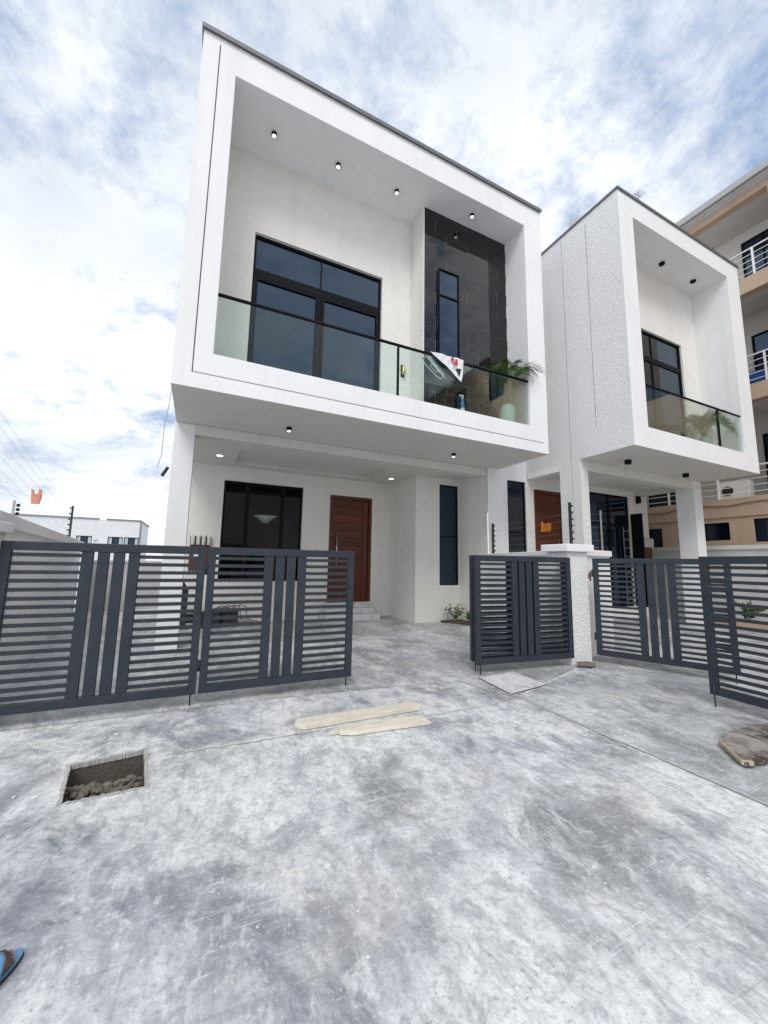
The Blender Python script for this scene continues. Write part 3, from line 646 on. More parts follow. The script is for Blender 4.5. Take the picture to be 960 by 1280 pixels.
# ------------------------------------------------------------------ boundary walls and pillar
pl = thing('gate_pillar', 'rough white stucco gate pillar with a flat cap between two gates', 'pillar', (5.75, 4.72, 0))
MB().box(-.24, .24, -.22, .20, -.05, 1.80).ob('shaft', 'stucco_rough', pl, bevel=.015)
MB().box(-.31, .33, -.29, .27, 1.80, 1.925).ob('cap', 'paint_smooth', pl, bevel=.012)
MB().box(.22, .30, -.225, -.205, 1.36, 1.44).ob('hinge_plate', 'galvanised', pl)
MB().tube([(.27, -.235, 1.32), (.27, -.235, 1.48)], .014, 8).ob('hinge_pin', 'rust', pl)
def wall_thing(label, p, q_, th_, h, mat, cope=.04, cz=.09, copemat='paint_smooth', name='boundary_wall'):
    L = math.hypot(q_[0] - p[0], q_[1] - p[1]); a = math.atan2(q_[1] - p[1], q_[0] - p[0])
    t = thing(name, label, 'wall', (p[0], p[1], 0), a)
    MB().box(0, L, -th_ / 2, th_ / 2, -.05, h - cz).ob('wall', mat, t)
    MB().box(-.002, L + .002, -th_ / 2 - cope, th_ / 2 + cope, h - cz, h).ob('coping', copemat, t, bevel=.01)
    return t
wall_thing('white boundary wall running from the gate pillar back to the house link wall', (5.86, 4.925), (6.83, 7.86), .20, 1.84, 'wall_white')
wall_thing('short white wall stub standing right behind the gate pillar', (6.12, 4.80), (7.12, 4.98), .18, 1.86, 'wall_white', .05, .11)
wall_thing('pale boundary wall behind the left gate leaves carrying an electric fence post', (-1.98, 5.15), (-3.2, 14.2), .2, 2.02, 'wall_white', .06, .16, 'wall_white')
wall_thing('grey boundary wall crossing beyond the yard below the far white building', (-3.1, 14.4), (-.6, 14.7), .2, 1.5, 'render_grey', .03, .08, 'render_grey')
wall_thing('low grey-white boundary wall in front of the beige apartment block', (14.15, -6), (14.15, 14), .2, 2.25, 'render_grey', .05, .12, 'neighbour_white')
lp = thing('gate_pillar', 'white pillar carrying the gate leaf behind the drain pit', 'pillar', (-1.93, 4.86, 0))
MB().box(-.22, .22, -.2, .2, -.05, 1.78).ob('shaft', 'stucco_rough', lp, bevel=.015); MB().box(-.26, .26, -.24, .24, 1.78, 1.88).ob('cap', 'paint_smooth', lp, bevel=.01)

# electric fence posts with insulators, and wires
def fence_post(x, y, z0, z1, label, n=6, side=1, mat='plastic_black', a=0.0):
    t = thing('electric_fence_post', label, 'fence post', (x, y, z0), a)
    pw_ = .02 if mat == 'plastic_black' else .011
    MB().box(-pw_, pw_, -pw_, pw_, 0, z1 - z0).ob('post', mat, t)
    for i in range(n):
        z_ = .08 + (z1 - z0 - .14) * i / (n - 1)
        MB().lathe((side * .045, 0, z_ - .02), [(.012, 0), (.028, .008), (.014, .018), (.026, .028), (.012, .04)], 8).ob('insulator', 'plastic_black', t)
    return [(x + side * .045 * math.cos(a), y + side * .045 * math.sin(a), z0 + .08 + (z1 - z0 - .14) * i / (n - 1)) for i in range(n)]
fp1 = fence_post(6.80, 7.76, 1.84, 2.62, 'black electric fence post against the white link wall beside a narrow window')
fp2 = fence_post(6.20, 4.97, 1.86, 2.74, 'black electric fence post above the gate pillar cap', 7)
fp3 = fence_post(7.06, 4.97, 1.86, 2.66, 'thin grey electric fence post on the wall stub in front of the dark twin window', 6, 1, 'galvanised')
fp4 = fence_post(-2.93, 12.2, 2.02, 2.86, 'tall black electric fence post on the left boundary wall', 6, -1)
fp5 = fence_post(-2.17, 6.5, 2.02, 2.27, 'short grey fence post on the left boundary wall', 3, 1, 'galvanised')
def wires(A, B, label, sag=.02, r=.0014):
    m = MB()
    for a, b in zip(A, B):
        a, b = Vector(a), Vector(b); pts = [a.lerp(b, k / 6) - Vector((0, 0, sag * 4 * (k / 6) * (1 - k / 6))) for k in range(7)]; m.tube(pts, r, 5)
    return m.ob('fence_wires', 'galvanised', tag=(label, 'wire'))
wires(fp1, fp2[:6], 'electric fence wires strung from the link wall to the gate pillar')
wires(fp2[:6], fp3, 'electric fence wires strung above the short wall stub')
wires(fp4, [(-1.95, 5.0, z_ + .3) for *_, z_ in fp4], 'thin electric fence wires along the left boundary wall', .05)
wires([(-9, 10.5, 4.4), (-9, 10.5, 4.05), (-9, 10.6, 3.7)], [(2, 30, 3.6), (2, 30, 3.2), (2, 30, 2.8)], 'thin overhead wires crossing the sky behind the left wall', .3, .002)
# orange carrier bag caught on a wire
bg_ = MB(); bc = Vector((-3.62, 12.0, 3.0))
for s_ in (-1, 1):
    pr_ = [(-.10, -.20), (.10, -.24), (.13, .02), (.12, .22), (.07, .22), (.05, .08), (-.05, .08), (-.08, .24), (-.13, .24), (-.12, 0)]
    bg_.quad(*[(bc.x + x * .75, bc.y + s_ * (.03 + .02 * math.sin(9 * x + 5 * z_)), bc.z + z_ * .8 + .02 * math.sin(20 * x)) for x, z_ in pr_])
bg_.ob('carrier_bag', 'bag_orange', tag=('orange plastic carrier bag caught on a wire against the sky', 'bag'))

# ------------------------------------------------------------------ lamps
def downlight(x, y, z, label, r=.045, h=.075, flush=False, body='black_metal', grp='recessed and surface downlights'):
    t = thing('ceiling_light', label, 'ceiling light', (x, y, z), 0, grp)
    if flush:
        MB().lathe((0, 0, -.012), [(.085, 0), (.085, .010)], 20).ob('trim', 'plastic_white', t); MB().lathe((0, 0, -.016), [(.07, 0), (.07, .004)], 20).ob('lens', 'lamp_glow', t)
    else:
        MB().lathe((0, 0, -h), [(r * .8, 0), (r, .004), (r, h - .002)], 18).ob('body', body, t)
        if body == 'black_metal' and r < .06: MB().lathe((0, 0, -h - .016), [(r * .4, 0), (r * .72, .015)], 16).ob('lens', 'lamp_glow', t)
    return t
L1 = 'small lit downlight in the balcony ceiling above the wide dark window'
for x, y, l_ in ((.75, 6.80, L1), (2.05, 6.81, L1), (3.40, 6.78, 'small lit downlight in the balcony ceiling beside the white return of the tiled wall'), (5.26, 6.51, 'small lit downlight in the balcony ceiling right in front of the black tiles')): downlight(x, y, OZ1 - .001, l_, .05, .06, grp='downlights above the tiled balcony')
for x, y, l_ in ((1.41, 7.24, 'black downlight under the big balcony soffit in line with the porch window'), (5.18, 7.19, 'black downlight under the big balcony soffit in line with the projecting bay')): downlight(x, y, Z0 - .001, l_, .05, .07, grp='downlights under the large balcony')
for x, y, l_ in ((.31, 9.66, 'round flush light in the porch ceiling between the left column and the window'), (4.91, 9.87, 'round flush light in the porch ceiling between the wooden door and the bay')): downlight(x, y, 4.0, l_, flush=True, grp='flush porch lights')
for x, y, l_ in ((10.76, 5.40, 'dark downlight above the twin house balcony nearer the stucco side wall'), (12.24, 5.39, 'dark downlight above the twin house balcony nearer the apartment block')): downlight(x, y, b1 - .001, l_, .07, .05, grp='downlights above the small balcony')
for x, y, l_ in ((9.21, 5.70, 'dark unlit downlight under the twin house soffit nearer the stucco side wall'), (11.87, 5.81, 'dark unlit downlight under the twin house soffit nearer the apartment block')): downlight(x, y, ZA - .001, l_, .075, .10, grp='downlights under the small balcony')
t = thing('wall_lamp', 'small brass wall lamp on the white balcony wall left of the black tiles', 'wall lamp', (3.92, 7.4, 5.75))
MB().box(-.04, .04, -.03, .0, .02, .30).ob('back_plate', 'black_metal', t); MB().lathe((0, -.07, .05), [(.03, 0), (.045, .05), (.03, .2), (.015, .22)], 14).ob('shade', 'brass', t, True)
t = thing('wall_lamp', 'small black wall lamp on the porch wall of the twin house', 'wall lamp', (13.06, 7.88, 3.66))
MB().box(-.06, .06, -.02, 0, 0, .26).ob('back_plate', 'black_metal', t); MB().lathe((0, -.08, .02), [(.05, 0), (.055, .02), (.055, .2), (.05, .22)], 14).ob('shade', 'black_metal', t)
t = thing('pendant_lamp', 'warm tiered pendant lamp hanging inside behind the dark porch window', 'pendant lamp', (1.80, 12.2, 2.75))
MB().tube([(0, 0, .1), (0, 0, 1.2)], .008, 6).ob('cord', 'plastic_black', t)
for k, (r, z_) in enumerate(((.34, .14), (.22, .05), (.12, -.03))): MB().lathe((0, 0, z_), [(r * .8, 0), (r, .012), (r, .03), (r * .9, .04)], 24).ob('ring', 'lamp_warm', t, True)

# ------------------------------------------------------------------ things on the balconies
def frond(parent, base, az, length, rise, droop, mat='palm_leaf'):
    m = MB(); pts = []; n = 16
    for k in range(n + 1):
        s_ = k / n; r = length * (s_ * .8 - .1 * s_ * s_) * (.35 + .65 * s_) ; z_ = rise * (s_ * 1.6 - .75 * s_ * s_) - droop * s_ ** 3
        pts.append(Vector((base[0] + r * math.cos(az), base[1] + r * math.sin(az), base[2] + z_)))
    st_ = MB().tube(pts, [.008 * (1 - .8 * k / n) for k in range(n + 1)], 5).ob('frond', 'palm_stem', parent)
    for k in range(4, n + 1):
        d = (pts[min(k + 1, n)] - pts[k - 1]).normalized(); sd_ = d.cross(Vector((0, 0, 1))).normalized(); up = sd_.cross(d)
        ll = .30 * math.sin(math.pi * (.18 + .80 * (k - 4) / (n - 3))) * random.uniform(.85, 1.1) + .05
        for hf in (0, .5):
            c = pts[k].lerp(pts[k - 1], hf)
            for sgn in (1, -1):
                dr = (sd_ * sgn * .75 + d * .72 + up * random.uniform(.02, .28)).normalized(); w = d * .011
                mid = c + dr * ll * .5; tip = c + dr * ll - Vector((0, 0, ll * random.uniform(.15, .4)))
                m.quad(c - w * .4, c + w * .4, mid + w, mid - w); m.quad(mid - w, mid + w, tip)
    m.ob('leaflets', mat, st_)
def palm(x, y, z, label, h=.50, r=.175, n=12, L=.95, rise=1.05, drp=.5, pot='pot_mint'):
    t = thing('potted_palm', label, 'plant', (x, y, z), 0, 'potted palms on the balconies')
    MB().lathe((0, 0, 0), [(r * .62, 0), (r * .85, h * .15), (r, h * .5), (r * .93, h * .8), (r * .72, h * .97), (r * .68, h), (r * .6, h), (r * .6, h * .93)], 24).ob('pot', pot, t, True)
    MB().lathe((0, 0, h * .9), [(r * .6, 0), (r * .3, .02)], 12).ob('soil', 'soil', t)
    for k in range(n):
        az = k * 2.399 + random.uniform(-.2, .2); f = random.uniform(.75, 1.1)
        frond(t, (.03 * math.cos(az), .03 * math.sin(az), h * .92), az, L * f, rise * random.uniform(.8, 1.12), drp * random.uniform(.5, 1.3))
    return t
palm(6.17, 6.47, OZ0, 'bushy palm in a pale mint pot in front of the black tiles', .50, .175, 20, 1.0, 1.25, .45)
palm(11.95, 5.32, b0, 'drooping palm in a mint pot behind glass on the twin house balcony', .42, .16, 13, .85, .95, .75)
# banner over the rail
fl_ = thing('banner', 'white triangular banner with black and red marks draped over the balcony rail', 'banner', (3.9, YF, 5.74))
def tri(pts, y0, nm, mat, th_=.004, wav=.014):
    # triangle in the X-Z plane, tessellated with folds
    m = MB(); n = 12; A, B, C_ = [Vector(p) for p in pts]; g_ = {}
    for i in range(n + 1):
        for j in range(n + 1 - i):
            p = A + (B - A) * i / n + (C_ - A) * j / n; g_[i, j] = (p.x, y0 + wav * math.sin(p.x * 16 + p.y * 9) + .5 * wav * math.sin(p.x * 37 - p.y * 21) - .02 * (A.y - p.y), p.y)
    for i in range(n):
        for j in range(n - i):
            m.quad(g_[i, j], g_[i + 1, j], g_[i, j + 1])
            if j < n - i - 1: m.quad(g_[i + 1, j], g_[i + 1, j + 1], g_[i, j + 1])
    o_ = m.ob(nm, mat, fl_); sd_ = o_.modifiers.new('solid', 'SOLIDIFY'); sd_.thickness = th_; return o_
tri(((.02, .045), (.83, .06), (.77, -.44)), .015, 'cloth', 'cloth_white')
tri(((-.10, .0), (.10, .0), (.46, -.42)), .115, 'inner_fold', 'cloth_white')
tri(((.58, -.16), (.75, -.18), (.725, -.34)), .004, 'black_mark', 'ink_black', .002)
rm = MB()
for a, b, c, d in ((.50, .56, -.06, .0), (.56, .66, -.11, -.06), (.60, .65, -.06, .01), (.52, .56, -.02, .03)): rm.box(a, b, -.018, -.012, c, d)
rm.ob('red_mark', 'ink_red', fl_)
lg = MB()                                                     # outlined badge printed on the part hanging inside
def loop(cx, cz, w, h, t_, y0):
    pts = []
    for k in range(28):
        a = 2 * math.pi * k / 28; c_, s_ = math.cos(a), math.sin(a); e = .5
        x = math.copysign(abs(c_) ** e, c_) * w; z_ = math.copysign(abs(s_) ** e, s_) * h
        an = -.62; pts.append((cx + x * math.cos(an) - z_ * math.sin(an), y0, cz + x * math.sin(an) + z_ * math.cos(an)))
    pts.append(pts[0]); lg.tube(pts, t_, 5, False)
loop(.17, -.21, .27, .10, .010, .135); loop(.19, -.21, .10, .045, .008, .135)
lg.ob('badge_outline', 'cloth_white', fl_)
tri(((-.12, -.06), (.30, -.08), (.50, -.44)), .15, 'inner_cloth', 'cloth_dark')
sb = thing('spray_bottle', 'blue and white spray bottle standing on the balcony behind the glass', 'bottle', (4.86, 6.42, OZ0))
MB().lathe((0, 0, 0), [(.045, 0), (.05, .02), (.05, .10), (.045, .16)], 16).ob('base', 'cloth_white', sb, True)
MB().lathe((0, 0, .16), [(.045, 0), (.044, .08), (.03, .16), (.018, .20)], 16).ob('label_band', 'bottle_blue', sb, True)
nz = MB(); nz.lathe((0, 0, .36), [(.02, 0), (.02, .05), (.016, .07)], 12); nz.box(-.07, .03, -.015, .015, .42, .455); nz.ob('nozzle', 'plastic_white', sb)

# cable hanging from the left edge of the big house
MB().tube([(-.56, 6.8, 4.35), (-.58, 6.82, 4.0), (-.62, 6.85, 3.6), (-.62, 6.86, 3.2), (-.66, 6.86, 2.98)], .006, 6).ob('hanging_cable', 'galvanised', tag=('thin cable hanging down beside the left edge of the house', 'cable'))
MB().tube([(-.60, 7.95, 3.22), (-.68, 7.93, 3.05)], .03, 8).ob('pipe_stub', 'plastic_black', tag=('short black pipe stub poking from the left column', 'pipe'))
# roof aerial and bird on the twin house
an = thing('tv_aerial', 'small television aerial standing on the roof of the twin house', 'aerial', (10.20, 5.55, ZB))
MB().tube([(0, 0, 0), (.0, 0, 1.55)], .018, 6).ob('mast', 'galvanised', an)
am = MB(); am.tube([(-.2, 0, 1.40), (.22, .06, 1.56)], .01, 5)
for k in range(5): x = -.18 + k * .09; am.tube([(x, -.13 + x * .2, 1.41 + k * .033), (x + .02, .14 + x * .2, 1.43 + k * .033)], .007, 5)
am.ob('elements', 'galvanised', an)
bd = MB()
bd.lathe((0, 0, 0), [(.005, 0), (.035, .03), (.05, .08), (.035, .13), (.03, .16), (.02, .19), (.004, .20)], 10)
bd.v = [(x * .9 + (z_ - .1) * .25, y, z_) for x, y, z_ in bd.v]; bd.quad((-.03, -.02, .05), (-.03, .02, .05), (-.13, .012, .01), (-.13, -.012, .01)); bd.quad((.07, -.008, .17), (.07, .008, .17), (.11, 0, .165))
o = bd.ob('bird', 'plastic_black', None, True, tag=('small dark bird perched on the parapet of the twin house', 'bird')); o.location = (12.36, 4.93, ZB + .05)

# ------------------------------------------------------------------ things in the porch
mt = thing('meter_board', 'dark electric meter board with pale cylinders on the porch wall', 'meter board', (.06, 10.70, 1.3))
MB().box(-.24, .22, -.06, 0, 0, .84).ob('board', 'sign_brown', mt, bevel=.006)
for k in range(4): MB().lathe((-.18 + k * .12, -.09, .62), [(.04, 0), (.045, .02), (.045, .20), (.03, .24)], 12).ob('fuse', 'render_grey', mt, True)
MB().box(-.14, .10, -.10, -.06, .30, .56).ob('meter', 'plastic_white', mt, bevel=.02)
sc = thing('scrap_pile', 'pile of black scrap metal with bent rods beside the left column', 'scrap pile', (.5, 10.1, 0))
sp_ = MB(); rr = random.Random(3)
for _ in range(7):
    x, y = rr.uniform(-.65, .25), rr.uniform(-.2, .25); sp_.box(x, x + rr.uniform(.2, .5), y, y + rr.uniform(.1, .3), rr.uniform(0, .1), rr.uniform(.2, .42))
sp_.ob('blocks', 'plastic_black', sc, bevel=.02)
sp2 = MB()
for k in range(4): x = .1 + k * .14; sp2.tube([(x - .3, -.1, .38), (x, -.1 + .05 * k, .50), (x + .12, -.1, .48), (x + .16, -.12, .18), (x + .5, -.2, .1)], .012, 6)
sp2.ob('rods', 'rust', sc)
sp3 = MB(); sp3.prism([(-.95, -.1), (-.55, -.1), (-.55, .1), (-.95, .1)], 0, .05); sp3.prism([(-.9, -.05), (-.62, -.05), (-.62, .05), (-.9, .05)], .05, .9); sp3.lathe((-.76, 0, .9), [(.12, 0), (.07, .1), (.03, .16), (.03, .22)], 10)
sp3.ob('upright_tool', 'plastic_black', sc)
m2 = thing('meter_board', 'brown meter box with grey breakers on the twin house porch wall', 'meter board', (13.30, 7.88, 1.6))
MB().box(-.22, .22, -.12, 0, 0, .62).ob('board', 'sign_brown', m2, bevel=.02)
for k in range(3): MB().lathe((-.16 + k * .16, -.14, .62), [(.05, 0), (.06, .03), (.06, .26), (.04, .30)], 12).ob('fuse', 'render_grey', m2, True)
MB().box(-.16, .14, -.10, 0, -.32, -.06).ob('lower_box', 'plastic_white', m2, bevel=.02)
st = thing('door_sign', 'torn orange paper sign stuck on the wooden door of the twin house', 'sign', (8.88, 7.925, 2.66))
MB().prism([(-.20, -.15), (.18, -.11), (.21, .12), (.11, .10), (.10, .15), (.03, .09), (-.10, .08), (-.13, .15), (-.19, .12)], 0, .003).ob('paper', 'sign_orange', st)
for c_ in st.children: c_.rotation_euler = (R(90), 0, 0)
tx = MB()
for k, (x0, x1) in enumerate(((-.14, .13), (-.12, .08), (-.14, .11))): tx.box(x0, x1, -.0062, -.0035, .02 - k * .055, .035 - k * .055)
tx.ob('print', 'sign_brown', st)

# plant beds
def shrub(x, y, z, label, n, hgt, leaf=.10, grp='small plants in the porch bed'):
    t = thing('small_plant', label, 'plant', (x, y, z), 0, grp); rr = random.Random(int(x * 100) + n)
    stm = MB(); lv = MB()
    for k in range(n):
        az = rr.uniform(0, 6.28); ln = rr.uniform(.3, .6) * hgt; tip = Vector((math.cos(az) * ln, math.sin(az) * ln, hgt * rr.uniform(.6, 1)))
        pts = [Vector((0, 0, 0)), tip * .45 + Vector((0, 0, .06 * hgt)), tip]; stm.tube(pts, [.008, .006, .003], 5)
        for j in range(9):
            s_ = .25 + .75 * j / 8; c = pts[0].lerp(pts[1], s_ * 2) if s_ < .5 else pts[1].lerp(pts[2], s_ * 2 - 1)
            d = Vector((rr.uniform(-1, 1), rr.uniform(-1, 1), rr.uniform(-.1, .9))).normalized(); sd_ = d.orthogonal().normalized() * leaf * .24
            lv.quad(c, c + d * leaf * .5 + sd_, c + d * leaf, c + d * leaf * .5 - sd_)
    stm.ob('stem', 'palm_stem', t); lv.ob('leaves', 'shrub_leaf', t)
struct(MB().prism([(6.05, 8.98), (6.35, 8.6), (6.5, 7.98), (6.73, 7.98), (6.73, 9.1), (6.1, 9.1)], -.02, .05).ob('planting_bed', 'soil'))
shrub(6.38, 8.84, .05, 'small leafy plant at the foot of the narrow bay window', 9, .42)
shrub(6.60, 8.42, .05, 'sparse low plant in the soil bed behind the folded gate pair', 6, .30)
shrub(6.62, 8.10, .05, 'tiny plant at the house column foot in the soil bed', 6, .26)
struct(MB().box(13.0, 13.7, 2.5, 6.0, -.02, .22).ob('planter_kerb', 'beige'))
shrub(13.35, 5.35, .22, 'broad-leaved low plant in the kerbed strip nearest the twin house column', 11, .45, .17, 'plants in the kerbed strip')
shrub(13.3, 4.45, .22, 'smaller broad-leaved plant in the kerbed strip beside a larger plant', 8, .36, .15, 'plants in the kerbed strip')
# ------------------------------------------------------------------ planks, board, cover, stones on the paving
def plank(label, outline, th_, mat, loc, rz, name='plank', tilt=0.0, edge=None):
    m = MB(); m.prism(outline, 0, th_); o_ = m.ob(name, mat, None, bevel=.003, tag=(label, 'plank'))
    o_.location = loc; o_.rotation_euler = (0, tilt, rz); return o_
plank('longer pale pine plank with rounded end lying on the concrete', [(0, .05), (.03, .0), (.09, -.03), (1.33, -.03), (1.36, .02), (1.30, .13), (.09, .135), (.03, .11)], .045, 'raw_pine', (.94, 3.80, .005), R(.0))
plank('shorter pale pine plank with jagged split end lying on the concrete', [(0, .015), (.03, .0), (.10, .005), (.09, -.02), (.22, -.075), (.60, -.075), (.98, -.085), (.97, -.03), (1.0, .0), (.92, .10), (.55, .105), (.20, .085), (.13, .07), (.10, .045), (.05, .045)], .035, 'raw_pine', (1.19, 3.56, .005), R(-4))
pb = plank('dark weathered plywood board with broken corner lying by the gate', [(4.27, 2.01), (4.19, 1.925), (4.10, 1.84), (3.99, 1.735), (4.0, 1.715), (4.05, 1.69), (4.12, 1.695), (4.2, 1.67), (4.3, 1.675), (4.5, 1.64), (4.7, 1.65), (5.1, 1.62), (5.35, 1.85), (5.25, 2.02), (5.1, 2.04), (4.95, 2.09), (4.86, 2.06), (4.74, 2.09), (4.62, 2.05), (4.5, 2.06), (4.38, 2.02)], .035, 'weathered_ply', (0, 0, .02), 0, 'plywood_board')
pb['category'] = 'board'
e_ = MB().prism([(4.262, 2.012), (3.982, 1.737), (4.046, 1.684), (4.055, 1.70), (4.0, 1.742), (4.272, 2.004)], .018, .05).ob('split_edge', 'ply_edge', pb); e_.location = (0, 0, -.006)
mh = thing('manhole_cover', 'square concrete manhole cover set in the paving before the folded gates', 'manhole cover', (3.94, 4.17, 0), 0)
cc = [(3.63, 4.47), (3.55, 3.79), (4.26, 3.90), (4.28, 4.52)]
MB().prism([(x - 3.94, y - 4.17) for x, y in cc], .006, .020).ob('slab', 'cover_concrete', mh, bevel=.006)
fr_ = MB()
for k in range(4):
    a, b = Vector(cc[k]) - Vector((3.94, 4.17)), Vector(cc[(k + 1) % 4]) - Vector((3.94, 4.17)); fr_.tube([(a.x * 1.025, a.y * 1.025, .006), (b.x * 1.025, b.y * 1.025, .006)], .009, 6)
fr_.ob('frame', 'flashing', mh)
rk = MB(); rr = random.Random(5); rock(rk, (0, 0, .05), .15, .4, rr)
o = rk.ob('stone', 'stone_rubble', tag=('flat broken stone lying at the foot of the gate pillar', 'stone'), bevel=.01); o.location = (5.62, 4.34, 0); o.scale = (1.3, .8, .8)
ch = MB(); rr = random.Random(11)
for _ in range(520):
    k = rr.random()
    if k < .45: x, y = rr.uniform(-1.5, 3.6), rr.gauss(4.35, .35)
    elif k < .7: x, y = rr.gauss(5.5, .5), rr.gauss(4.2, .25)
    else: x, y = rr.uniform(-1.5, 5), rr.uniform(1.2, 8.5)
    if -.8 < x < -.15 and 3.2 < y < 4: continue
    s_ = rr.uniform(.0015, .0065) * (1.8 if rr.random() < .06 else 1); a = rr.uniform(0, 6.28); st_ = rr.uniform(1, 3.2)
    p = [(x + s_ * (st_ * math.cos(a + t_) * (1 if i % 2 else .6)), y + s_ * math.sin(a + t_)) for i, t_ in enumerate((0, 1.3, 2.8, 4.4))]
    ch.prism(p, .004, .006 + s_ * .5)
o = ch.ob('plaster_chips', 'chalk'); o['kind'] = 'stuff'; o['label'] = 'scattered white plaster chips on the concrete'; o['category'] = 'debris'

# ------------------------------------------------------------------ beige apartment block on the right
NB = thing('apartment_block', 'beige apartment block with railed balconies beyond the twin house', 'building', (0, 0, 0))
NX = 15.2
def nbx(n, *a, mat='beige', bevel=.01, parent=NB): return MB().box(*a).ob(n, mat, parent, bevel=bevel)
lw = MB(); lw.holed(YZ(NX), -14, 13, -.05, 3.20, [(6.35, 7.05, 2.48, 3.05, .15, False), (4.6, 5.75, 2.40, 3.10, .15, False), (8.35, 9.2, 2.05, 3.0, .15, False)])
lw.ob('ground_floor_wall', 'beige', NB)
nbx('ledge', NX - .04, NX + 1.6, -14, 13, 3.20, 3.80)
def nwin(y0, y1, z0, z1, x):
    window(NB, y0, y1, z0, z1, 0, [((y0 + y1) / 2, .02)], [], .04, .06, flip=lambda a, b, c: (x + b, a, c))
nwin(6.35, 7.05, 2.48, 3.05, NX + .05); nwin(4.6, 5.75, 2.40, 3.10, NX + .05); nwin(8.35, 9.2, 2.05, 3.0, NX + .05)
MB().box(NX + 1.6, NX + 1.8, -14, 13, 3.2, 13.9).ob('rear_wall', 'neighbour_white', NB)
nbx('pier', NX, NX + 1.6, 3.5, 4.55, 3.8, 13.71); nbx('end_wall', NX, NX + 9, 12.8, 13.2, -.05, 13.71); nbx('side_wall', NX, NX + 9, -14.2, -14, -.05, 13.75)
uw = MB(); uw.holed(YZ(NX + .02), -14, 3.5, 3.8, 13.7, [(y, y + 1.3, z_, z_ + 1.9, .15, False) for y in (-12, -8.5, -5, -1.5, 1.2) for z_ in (4.4, 7.9, 11.3)]); uw.ob('upper_wall', 'beige', NB)
for y in (-12, -8.5, -5, -1.5, 1.2):
    for z_ in (4.4, 7.9, 11.3): window(NB, y, y + 1.3, z_, z_ + 1.9, 0, [(y + .65, .02)], [], .04, .06, flip=lambda a, b, c: (NX + .08 + b, a, c))
for zb in (6.79, 10.33): nbx('balcony_slab', NX + .01, NX + 1.6, 4.55, 12.8, zb, zb + .52)
nbx('top_beam', NX + .01, NX + .3, 4.55, 12.8, 13.50, 13.72)
for zb in (6.77, 10.31): MB().box(NX + .3, NX + 1.6, 4.55, 12.8, zb, zb + .015).ob('balcony_ceiling', 'neighbour_white', NB)
MB().box(NX + .3, NX + 1.6, 4.55, 12.8, 13.52, 13.56).ob('top_ceiling', 'neighbour_white', NB)
for zb in (3.80, 7.31, 10.85):
    for y0, y1 in ((4.7, 5.85), (8.2, 9.6)):
        window(NB, y0, y1, zb, zb + 2.25, 0, [((y0 + y1) / 2, .03)], [], .06, .07, flip=lambda a, b, c: (NX + 1.53 + b, a, c), name='balcony_door')
for zb in (3.80, 7.31, 10.85):
    ra = MB()
    for k in range(5): z_ = zb + .16 + k * .20; ra.tube([(NX + .12, 4.55, z_), (NX + .12, 12.8, z_)], .012 if k < 4 else .026, 6)
    ro_ = ra.ob('railing', 'white_metal', NB)
    for y in (5.1, 6.6, 8.1, 9.6, 11.1): MB().box(NX + .095, NX + .145, y - .025, y + .025, zb, zb + .97).ob('baluster', 'white_metal', ro_)
ev = MB(); ev.box(NX - .32, NX + 9.5, -14.8, 13.8, 13.72, 13.84); ev.ob('eave', 'render_grey', NB)
ev = MB(); ev.box(NX - .44, NX - .32, -14.9, 13.9, 13.74, 13.98); ev.ob('gutter', 'galvanised', NB, bevel=.03)
rf = MB(); rf.quad((NX - .42, -14.9, 13.98), (NX - .42, 13.9, 13.98), (NX + 5, 13.9, 15.8), (NX + 5, -14.9, 15.8)); rf.quad((NX + 5, -14.9, 15.8), (NX + 5, 13.9, 15.8), (NX + 9.6, 13.9, 13.98), (NX + 9.6, -14.9, 13.98)); rf.ob('roof', 'roof_sheet', NB)
cb_ = MB().tube([(NX - .06, 3 + k * .4, 3.58 + .05 * math.sin(k * 1.3) - .03 * math.sin(k * .5)) for k in range(26)], .011, 6).ob('wall_cable', 'plastic_black', NB, True)
ac = thing('air_conditioner', 'old white air conditioner unit on the beige ledge of the apartment block', 'air conditioner', (NX + .62, 6.35, 3.80))
MB().box(-.16, .16, -.42, .42, .05, .60).ob('casing', 'plastic_white', ac, bevel=.02); MB().tube([(-.165, .14, .32), (-.18, .14, .32)], .15, 20).ob('fan_grille', 'plastic_black', ac); MB().box(-.14, .14, -.36, -.30, 0, .05).ob('foot', 'rust', ac); MB().box(-.14, .14, .30, .36, 0, .05).ob('foot', 'rust', ac)
bn = thing('plastic_basin', 'blue plastic basin behind the railing of the beige block', 'basin', (NX + .55, 5.45, 7.31))
MB().lathe((0, 0, 0), [(.2, 0), (.24, .03), (.32, .42), (.35, .43), (.34, .45), (.30, .42), (.2, .06)], 20).ob('tub', 'plastic_blue', bn, True)

# ------------------------------------------------------------------ far white building on the left
FB = thing('far_building', 'far flat-roofed white building beyond the left boundary wall', 'building', (0, 0, 0))
Yb = 55
fb = MB(); fb.holed(XZ(Yb), -19.2, -6.5, 0, 6.05, [(x, x + 1.5, 2.2, 4.1, .2, False) for x in (-12.6, -9.6, -8.0)] + [(-10.9, -10.5, 3.3, 3.7, .15, True)]); fb.quad((-6.5, Yb, 0), (-6.5, Yb, 6.05), (-6.5, Yb + 9, 6.05), (-6.5, Yb + 9, 0)); fb.quad((-19.2, Yb, 6.05), (-6.5, Yb, 6.05), (-6.5, Yb + 9, 6.05), (-19.2, Yb + 9, 6.05)); fb.quad((-19.2, Yb, 0), (-19.2, Yb, 6.05), (-19.2, Yb + 9, 6.05), (-19.2, Yb + 9, 0))
fb.ob('wall', 'far_white', FB)
q = NM('pale_blind'); q.pr(col=(.42, .47, .52), rough=.4)
